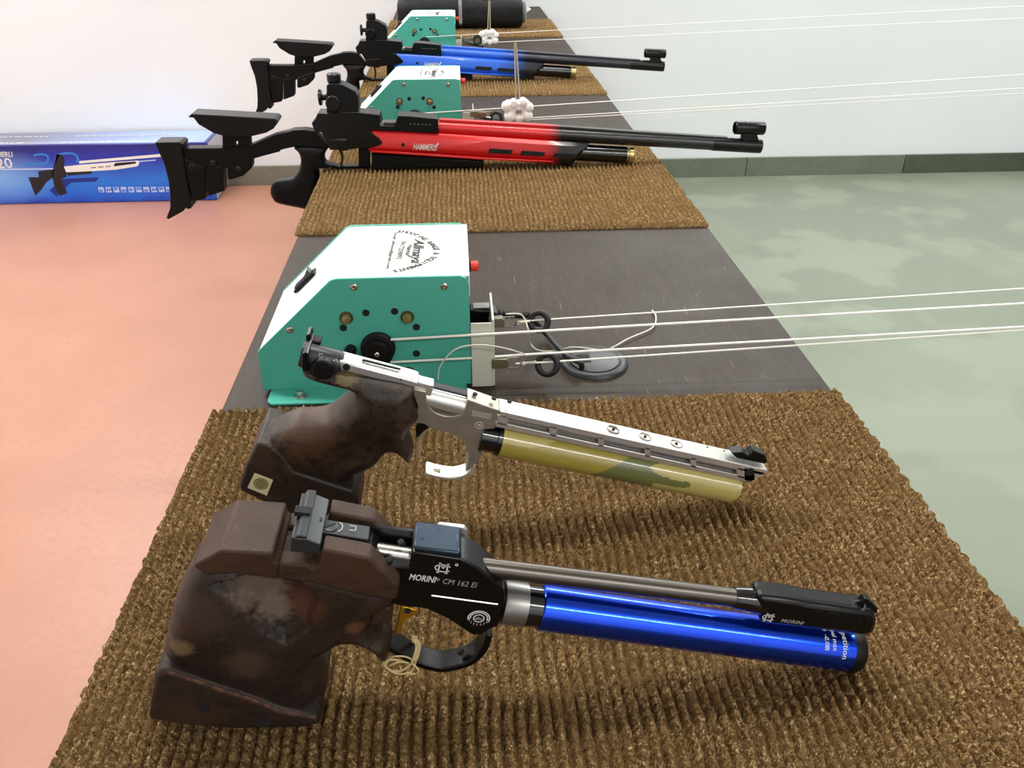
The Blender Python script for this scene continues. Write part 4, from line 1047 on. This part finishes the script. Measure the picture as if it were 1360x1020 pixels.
q = FA.v(*a3([(206, 204)])[0]); mb = MB(); mb.lathe([(-.0005, .0028), (.0010, .0027), (.0011, .0013), (.0004, .0012)], q, up, 20); mb.build('leaf_screw', M['black'], sb, smooth=True)
prA('sight_base', a3([(66, 372), (228, 384), (470, 345), (478, 366), (470, 420), (200, 420), (66, 410)]), .0085, M['black'], .0006)
# marks on the receiver
mb = MB(); tf = TR
fitted_text(mb, FA, 'MORINI', a3([(690, 517)])[0], a3([(832, 535)])[0], tf, .0043, .12, .018)
mb.build('printed_name', M['white_ink'], rc, fix=False)
mb = MB(); fitted_text(mb, FA, 'CM 162 EI', a3([(866, 538)])[0], a3([(1050, 562)])[0], tf, .0038, .12, .0)
f = face_map(FA, a3([(846, 517)])[0], a3([(900, 524)])[0], tf)
mb.ribbon([(.0008*math.cos(k), .0008*math.sin(k)) for k in np.linspace(0, 2*PI, 14)[:-1]], .0005, f, closed=True)
mb.build('printed_model', M['grey_ink'], rc, fix=False)
def emblem(mb, f, s):
    mb.ribbon([(s*1.30*math.cos(k)-.0*s, s*.72*math.sin(k)) for k in np.linspace(.55, 2*PI-.55, 26)], s*.20, f)
    for sx in (-1, 1):
        mb.ribbon([(sx*.72*s, -1.0*s), (sx*.62*s, 1.0*s)], s*.24, f)
        mb.ribbon([(sx*.62*s, .95*s), (0, -.05*s)], s*.20, f)
        mb.ribbon([(sx*.95*s, -1.0*s), (sx*.45*s, -1.0*s)], s*.18, f)
        mb.ribbon([(sx*.85*s, 1.0*s), (sx*.45*s, 1.0*s)], s*.18, f)
    mb.ribbon([(-.30*s, .55*s), (-.15*s, .25*s), (0, .6*s), (.15*s, .25*s), (.30*s, .55*s)], s*.14, f)
mb = MB(); emblem(mb, face_map(FA, a3([(874, 458)])[0], a3([(930, 466)])[0], tf), .0034)
f = face_map(FA, a3([(946, 440)])[0], a3([(1000, 447)])[0], tf)
mb.ribbon([(.0007*math.cos(k), .0007*math.sin(k)) for k in np.linspace(0, 2*PI, 14)[:-1]], .0005, f, closed=True)
mb.build('printed_emblem', M['white_ink'], rc, fix=False)
mb = MB(); f = face_map(FA, a3([(1064, 724)])[0], a3([(1110, 730)])[0], tf)
for R, a, b in ((.0062, -.35, PI+.35), (.0050, -.2, PI+.2), (.0030, 0, 2*PI)):
    mb.ribbon([(R*math.cos(k), R*.92*math.sin(k)) for k in np.linspace(a, b, 30)], .0007, f)
add_text(mb, 'abc', .0030, lambda u, v, h: f(u, v-.001, h), bold=.0)
for i, chx in enumerate('IIIIIII'):
    w = PI+.55+i*(PI-1.1)/6
    vs, fs = text_mesh('I', .0026)
    mb.add([f(.0060*math.cos(w)+q.x, .0058*math.sin(w)+q.y, .0002) for q in vs], fs)
mb.build('printed_seal', M['white_ink'], rc, fix=False)
mb = MB(); emblem(mb, face_map(FA, (1021, 820), (1040, 822.5), .0080), .0030)
mb.build('printed_emblem', M['white_ink'], cp_, fix=False)
mb = MB(); fitted_text(mb, FA, 'MORINI', (1036, 825.5), (1066, 829.5), .0080, .0026, .12, .01); mb.build('printed_name', M['grey_ink'], cp_, fix=False)
# twine
mb = MB()
for k in range(3):
    x = 549+k*2.6
    pts = [FA.v(x-1, 849, .0085), FA.v(x+3.5, 856, .0095), FA.v(x+2, 868, .0098), FA.v(x-2.5, 879, .0090), FA.v(x-3, 880, -.008), FA.v(x-2, 862, -.0095), FA.v(x-1, 846, 0)]
    mb.tube(pts, .00065, 6, closed=True, smooth=6)
tw = tag(mb.build('twine_loop', M['twine'], None, smooth=True), 'pale twine tied round the trigger guard of the blue and black pistol', 'twine'); tw.location = FA.o
mb = MB()
for pts in ([(548, 880), (535, 890), (522, 891), (512, 885), (520, 873), (538, 872), (550, 878)], [(552, 880), (546, 892), (530, 895), (516, 889), (510, 880), (524, 876), (545, 882)], [(547, 881), (556, 890), (552, 895), (540, 893)], [(545, 881), (530, 879), (518, 884)]):
    mb.tube([FA.v(a, b, .010+.0015*math.sin(a)) for a, b in pts], .00055, 6, smooth=6)
o = mb.build('loose_end', M['twine'], tw, smooth=True)

# ---------------------------------------------------------------- silver pistol with the camouflage cylinder
FS = Fr(.530, .03, MT+.0008)
PS = thing('target_pistol', 'silver target pistol with a camouflage air cylinder and dark wooden grip', 'pistol', FS.o, 'target air pistols')
def b5(pts): return [(310+x/4, 430+y/4) for x, y in pts]
def b6(pts): return [(540+x/4, 480+y/4) for x, y in pts]
def b7(pts): return [(740+x/4, 480+y/4) for x, y in pts]
def prS(name, px, t, mat, bevel=.0008, parent=PS, y1=None):
    pts = [(x, max(z, .0004)) for x, z in FS.poly(px, t)]
    return MB().prism(pts, -t, t if y1 is None else y1).build(name, mat, parent, bevel=bevel)
tg_ = .012
o = b5([(372, 240), (362, 290), (410, 318), (520, 345), (640, 378), (560, 448), (490, 500), (400, 518), (322, 520), (230, 556), (146, 598), (122, 630), (100, 690), (66, 750), (28, 868), (70, 905), (160, 946), (230, 985), (330, 1040), (480, 1090), (640, 1090), (672, 1020), (668, 930), (660, 868), (630, 822), (690, 800), (755, 770), (790, 728), (835, 702), (880, 720), (915, 748), (940, 752), (956, 700), (935, 640), (925, 600), (950, 560), (985, 520), (982, 470), (962, 410), (952, 345), (760, 300), (560, 262)])
o = [(x, max(z, .0004)) for x, z in FS.poly(o, tg_)]
B = lambda x, y, t=.016: FS(*b5([(x, y)])[0], t)
def wnS(x, z):
    w = .0200+.004*gauss(x, z, B(430, 600), .030)-.005*gauss(x, z, B(760, 680), .020)
    w += .003*gauss(x, z, B(700, 500), .02)
    if z > B(600, 380)[1]: w -= .006*min(1, (z-B(600, 380)[1])/.02)
    return max(w, .007)
inflate(smooth2(o, 3), wnS, lambda x, z: .018, R=.015, step=.0022, n=280).build('grip', wear(M['wood_grey'], [(B(420, 560), .024, '#4a321f', .8), (B(580, 440), .014, '#4d4236', .7), (B(600, 310), .008, '#75643f', .5)]), PS, smooth=True)
px = b5([(124, 632), (200, 648), (270, 715), (322, 790), (480, 840), (640, 890), (664, 930), (668, 1050), (480, 1090), (330, 1050), (230, 992), (160, 950), (40, 890), (28, 866), (66, 750)])
ps = prS('palm_shelf', px, .0245, M['wood_grey'], .003)
px = b5([(112, 795), (210, 832), (178, 915), (74, 872)])
mk = prS('maker_plate', px, .0252, P('maker_plate', '#c9c29a', .5), .0003, ps, y1=-.0235)
c = B(146, 850, .0252); f = lambda u, v, h: (c[0]+u, -.0253-h, c[1]+v)
mb = MB(); mb.add([f(.0052*math.cos(k), .0052*math.sin(k), .0001) for k in np.linspace(0, 2*PI, 24)[:-1]], [tuple(range(23))]); mb.build('plate_seal', P('seal_ink', '#6a6440', .6), ps, fix=False)
mb = MB(); mb.ribbon([(.0040*math.cos(k), .0040*math.sin(k)) for k in np.linspace(0, 2*PI, 24)[:-1]], .0006, lambda u, v, h: f(u, v, .0003), closed=True)
for yy in (-.0015, 0, .0015): mb.ribbon([(-.003, yy), (.003, yy)], .0005, lambda u, v, h: f(u, v, .0003))
mb.build('seal_lines', P('seal_light', '#a39b72', .6), ps, fix=False)
# frame
fr = [(546, 516), (566, 520.5), (566.5, 531), (570, 541), (578, 548.5), (590, 552.5), (602, 553.5), (612, 550.5), (618, 544), (620.5, 534), (621, 530.5), (664, 545.5), (661, 562), (657, 569.5), (643, 570.5), (635, 602), (640, 606), (634, 614), (625, 623), (618, 627), (623, 606), (618, 592), (609, 582), (598, 576), (585, 572.5), (572, 569), (563, 563), (553, 562), (549, 566), (551, 550), (555, 540)]
fm = prS('frame', fr, .0085, M['silver_face'], .0006)
gp = FS.poly([(629, 612), (627, 620), (620, 626), (608, 630), (596, 630.5), (580, 628), (565, 624)], .002)
tgd = MB().strip(gp, .0030, -.0075, .0075, smooth=5).build('trigger_guard', M['silver'], PS, bevel=.0006)
gp = FS.poly([(572, 570), (561, 580), (555.5, 592), (556, 606), (558, 612)], .004)
MB().strip(gp, .0012, -.0008, .0008, smooth=5).build('guard_wire', M['silver'], PS)
q = FS.v(577, 627.2, .002); MB().box((q.x, -.001, q.z), (.009, .005, .0033), Matrix.Rotation(math.radians(10), 3, 'Y')).build('guard_slot', M['olive_dark'], tgd, bevel=.0008)
prS('trigger', b5([(966, 560), (985, 528), (1020, 526), (1044, 550), (1010, 575), (990, 600), (972, 612)]), .0045, M['black'], .0008)
mb = MB(); fitted_text(mb, FS, 'ooooooo', b6([(345, 272)])[0], b6([(448, 292)])[0], .0085, .0022); fitted_text(mb, FS, 'ooooooo', b6([(345, 288)])[0], b6([(440, 306)])[0], .0085, .0020)
f = face_map(FS, b6([(386, 338)])[0], b6([(420, 346)])[0], .0085); mb.ribbon([(.0028*math.cos(k), .0028*math.sin(k)) for k in np.linspace(0, 2*PI, 20)[:-1]], .0006, f, closed=True); mb.ribbon([(-.0012, 0), (.0012, 0)], .0016, f)
mb.build('etched_mark', M['pale_ink'], fm, fix=False)
# breech bolt and cocking lever
c0 = FS.v(562, 525.5); c1 = FS.v(619, 539.5); dS = (c1-c0).normalized()
bl_ = MB().lathe([(0, .0050), (.0008, .0072), ((c1-c0).length, .0072)], c0, dS, 32).build('bolt', M['silver'], PS, smooth=True)
upS = Vector((-dS.z, 0, dS.x)); 
if upS.z < 0: upS = -upS
sS = Matrix((dS, Vector((0, 1, 0)), upS)).transposed()
MB().box(FS.v(597, 527.5)+upS*.0045, (.030, .0016, .001), sS).build('bolt_slot', M['hole'], bl_)
MB().box(FS.v(595, 518, -.012), (.038, .009, .004), sS).build('cocking_lever', M['black_plastic'], PS, bevel=.0012)
MB().box(FS.v(562, 512, .001), (.014, .010, .010), sS).build('rear_block', M['silver'], PS, bevel=.001)
# top housing
px = b5([(560, 196), (700, 233), (950, 298), (986, 312), (984, 330), (945, 345), (750, 296), (550, 244)])
th = prS('top_housing', px, .0078, M['silver'], .0018)
q = FS.v(*b5([(786, 218)])[0]); MB().box(q+upS*.0002, (.0275, .0016, .0012), sS).build('top_slot', M['hole'], th)
q = FS.v(*b5([(600, 230)])[0], .0078); MB().lathe([(-.002, .0026), (.0003, .0026)], q, (0, -1, 0), 18).build('side_hole', M['hole'], th)
q = FS.v(*b5([(890, 296)])[0], .0078); MB().lathe([(-.002, .0007), (.0003, .0007)], q, (0, -1, 0), 10).build('side_hole', M['hole'], th)
px = b5([(620, 268), (700, 286), (945, 348), (945, 370), (700, 306), (640, 312)])
prS('lower_strip', px, .0070, M['silver_face'], .0006)
# rear sight
rsb = MB(); c = FS.v(432, 478)
rsb.lathe([(-.013, .0085), (-.011, .0092), (.013, .0092), (.016, .0080)], c+dS*-.004, dS, 28)
rs_ = rsb.build('rear_sight', M['sight_grey'], PS, smooth=True)
prS('sight_blade', b5([(366, 160), (384, 152), (398, 158), (396, 250), (372, 256), (364, 240)]), .0150, M['black'], .0004, rs_)
MB().prism(FS.poly(b5([(392, 40), (412, 34), (420, 60), (415, 110), (392, 112)]), -.010), .004, .0165).build('blade_tip', M['black'], rs_, bevel=.0004)
MB().prism(FS.poly(b5([(404, 80), (470, 84), (464, 110), (400, 104)]), -.007), .004, .014).build('windage_block', M['black_plastic'], rs_, bevel=.0012)
MB().prism(FS.poly(b5([(384, 150), (450, 160), (440, 205), (380, 196)]), .004), -.006, .010).build('windage_block', M['black_plastic'], rs_, bevel=.0012)
q = FS.v(*b5([(480, 224)])[0], .009)
MB().lathe([(0, .0078), (.0055, .0078), (.0065, .0068)], q, (0, -1, 0), 24).build('windage_knob', M['black_plastic'], rs_, bevel=.0005)
prS('sight_base', b5([(384, 236), (560, 244), (556, 262), (470, 268), (388, 258)]), .0065, M['black'], .0008, rs_)
mb = MB(); f = face_map(FS, b5([(455, 170)])[0], b5([(530, 190)])[0], .0098)
mb.ribbon([(0, 0), (0, .002), (.002, .002)], .0005, f); mb.ribbon([(.010, -.001), (.012, .001), (.0135, -.0015)], .0006, f); mb.build('printed_mark', M['white_ink'], rs_, fix=False)
# barrel shroud with side slots
ny = lambda x: 546+(x-664)*.2207       # near top edge
T9 = .0090
sh = MB()
P_ = lambda pts: FS.poly(pts, T9)
sh.prism(P_([(664, ny(664)), (1017.5, ny(1017.5)), (1020, 625.5), (1017, 630), (1010, 631), (664, 553.5)]), -T9, T9)
bs = lambda x: 564.5+(x-657)*.2228     # lower edge of the side
sh.prism(P_([(658, bs(658)-5), (1000, bs(1000)-5.5), (1000, bs(1000)), (658, bs(658))]), -T9, T9)
slots = [b6([(538, 0)])[0][0], b6([(758, 0)])[0][0], b6([(798, 0)])[0][0], b6([(1018, 0)])[0][0], b6([(1048, 0)])[0][0], b6([(1264, 0)])[0][0], b7([(496, 0)])[0][0], b7([(708, 0)])[0][0], b7([(740, 0)])[0][0], b7([(955, 0)])[0][0]]
ed = [660]+slots+[1003]
for i in range(0, len(ed), 2):
    a, b = ed[i], ed[i+1]
    sh.prism(P_([(a, ny(a)+5), (b, ny(b)+5), (b, bs(b)-2), (a, bs(a)-2)]), -T9, T9)
sh.prism(P_([(988, ny(988)+3), (1017, ny(1017)+4), (1014, 631), (998, 640), (988, bs(988))]), -T9, T9)
shr = sh.build('barrel_shroud', M['silver'], PS, bevel=.0005)
sa = FS.v(655, 553); sb_ = FS.v(1000, 627)
MB().rod(sa, sb_, .0052, n=24).build('barrel', M['gun_steel'], PS, smooth=True)
MB().prism(FS.poly([(658, bs(658)-1), (992, bs(992)-1.5), (990, bs(990)+2.0), (658, bs(658)+2.5)], .0074), -.0074, .0074).build('lower_rail', M['silver'], PS, bevel=.0006)
tops = [b6([(365, 172)])[0], b6([(465, 195)])[0], b6([(547, 212)])[0]]
for x, y in tops:
    MB().lathe([(-.001, .0018), (.0002, .0018)], FS.v(x, y)+upS*.0001, upS, 14).build('top_hole', M['hole'], shr)
for x, y in (b7([(300, 356)])[0], b7([(468, 396)])[0], b7([(634, 434)])[0]):
    p = FS.v(x, y+.5)
    MB().lathe([(-.0015, .0052), (.0002, .0052), (.0003, .0044), (-.0004, .0040)], p, upS, 24, caps=False).build('port_dish', M['silver_face'], shr, smooth=True)
    MB().lathe([(-.001, .0012), (.0004, .0012)], p, upS, 12).build('port_hole', M['hole'], shr)
for x, y in (b7([(800, 452)])[0], b7([(888, 472)])[0]):
    MB().lathe([(-.001, .0008), (.0002, .0008)], FS.v(x, y), upS, 10).build('top_pin', M['silver_face'], shr)
MB().prism(FS.poly(b7([(920, 478), (980, 470), (1010, 490), (1040, 462), (1100, 490), (1112, 520), (1100, 536), (950, 505)]), .002), -.0045, .0045).build('front_sight', M['black'], PS, bevel=.0006)
q = FS.v(*b7([(1024, 588)])[0], T9); MB().lathe([(-.004, .0036), (.0003, .0036)], q, (0, -1, 0), 24).build('muzzle_hole', M['hole'], shr)
# camouflage cylinder
ca = lambda x: FS.v(x, 583.5+(x-665)*.2045)
RS = .0132
c0, c1 = ca(664), ca(972); L = (c1-c0).length; dC = (c1-c0).normalized(); n2 = Vector((0, -1, 0)); n1 = n2.cross(dC).normalized()
if n1.z < 0: n1 = -n1
mb = MB(); nL, nA = 220, 96; vs = []; fs = []; mi = []
for i in range(nL+1):
    h = L*i/nL; r = RS-(.0012 if i == nL else 0)
    for k in range(nA):
        w = 2*PI*k/nA; vs.append(c0+dC*h+(n1*math.cos(w)+n2*math.sin(w))*r)
def camo(s, w):
    """s along in photo pixels, w angle from the top towards the viewer in degrees: the big printed patches"""
    s = 664+308*s; y = (w-50)/55.0      # -1 .. 1 over the visible side
    if s < 712-20*y-8*math.sin(y*3) and y < .35: return 1
    e = ((s-888)/36.0)**2+((y+.02)/.46)**2
    if e < 1: return 1
    if 814-24*y < s < 862: return 2
    if .30 < y < .92 and 814-24*y < s < 892: return 2
    if ((s-891)/17.0)**2+((y-.60)/.30)**2 < 1: return 2
    if s > 860: return 1
    wv = math.sin(w*.09+s*.02)
    if w > 150 or w < -40: return 2 if wv > .35 else (1 if wv < -.4 else 0)
    return 0
for i in range(nL):
    for k in range(nA):
        q = (k+1) % nA
        fs.append((i*nA+k, i*nA+q, (i+1)*nA+q, (i+1)*nA+k))
        w = 360*(k+.5)/nA; w = w-360 if w > 230 else w
        mi.append(camo((i+.5)/nL, w))
mb.v = vs; mb.f = fs+[tuple(range(nL*nA, nL*nA+nA))]; mb.mi = mi+[1]
mb.build('air_cylinder', [M['olive'], M['olive_pale'], M['olive_dark']], PS, smooth=True)
MB().lathe([(0, RS*.80), (.004, RS*.86), (.006, RS*.86)], c1-dC*.003, dC, 32).build('cylinder_cap', M['olive_pale'], PS, smooth=True)
MB().lathe([(0, RS*.88), (.0118, RS*.88), (.0122, RS*.96), (.0165, RS*.96)], c0-dC*.0155, dC, 32).build('valve', M['black_gloss'], PS, smooth=True)
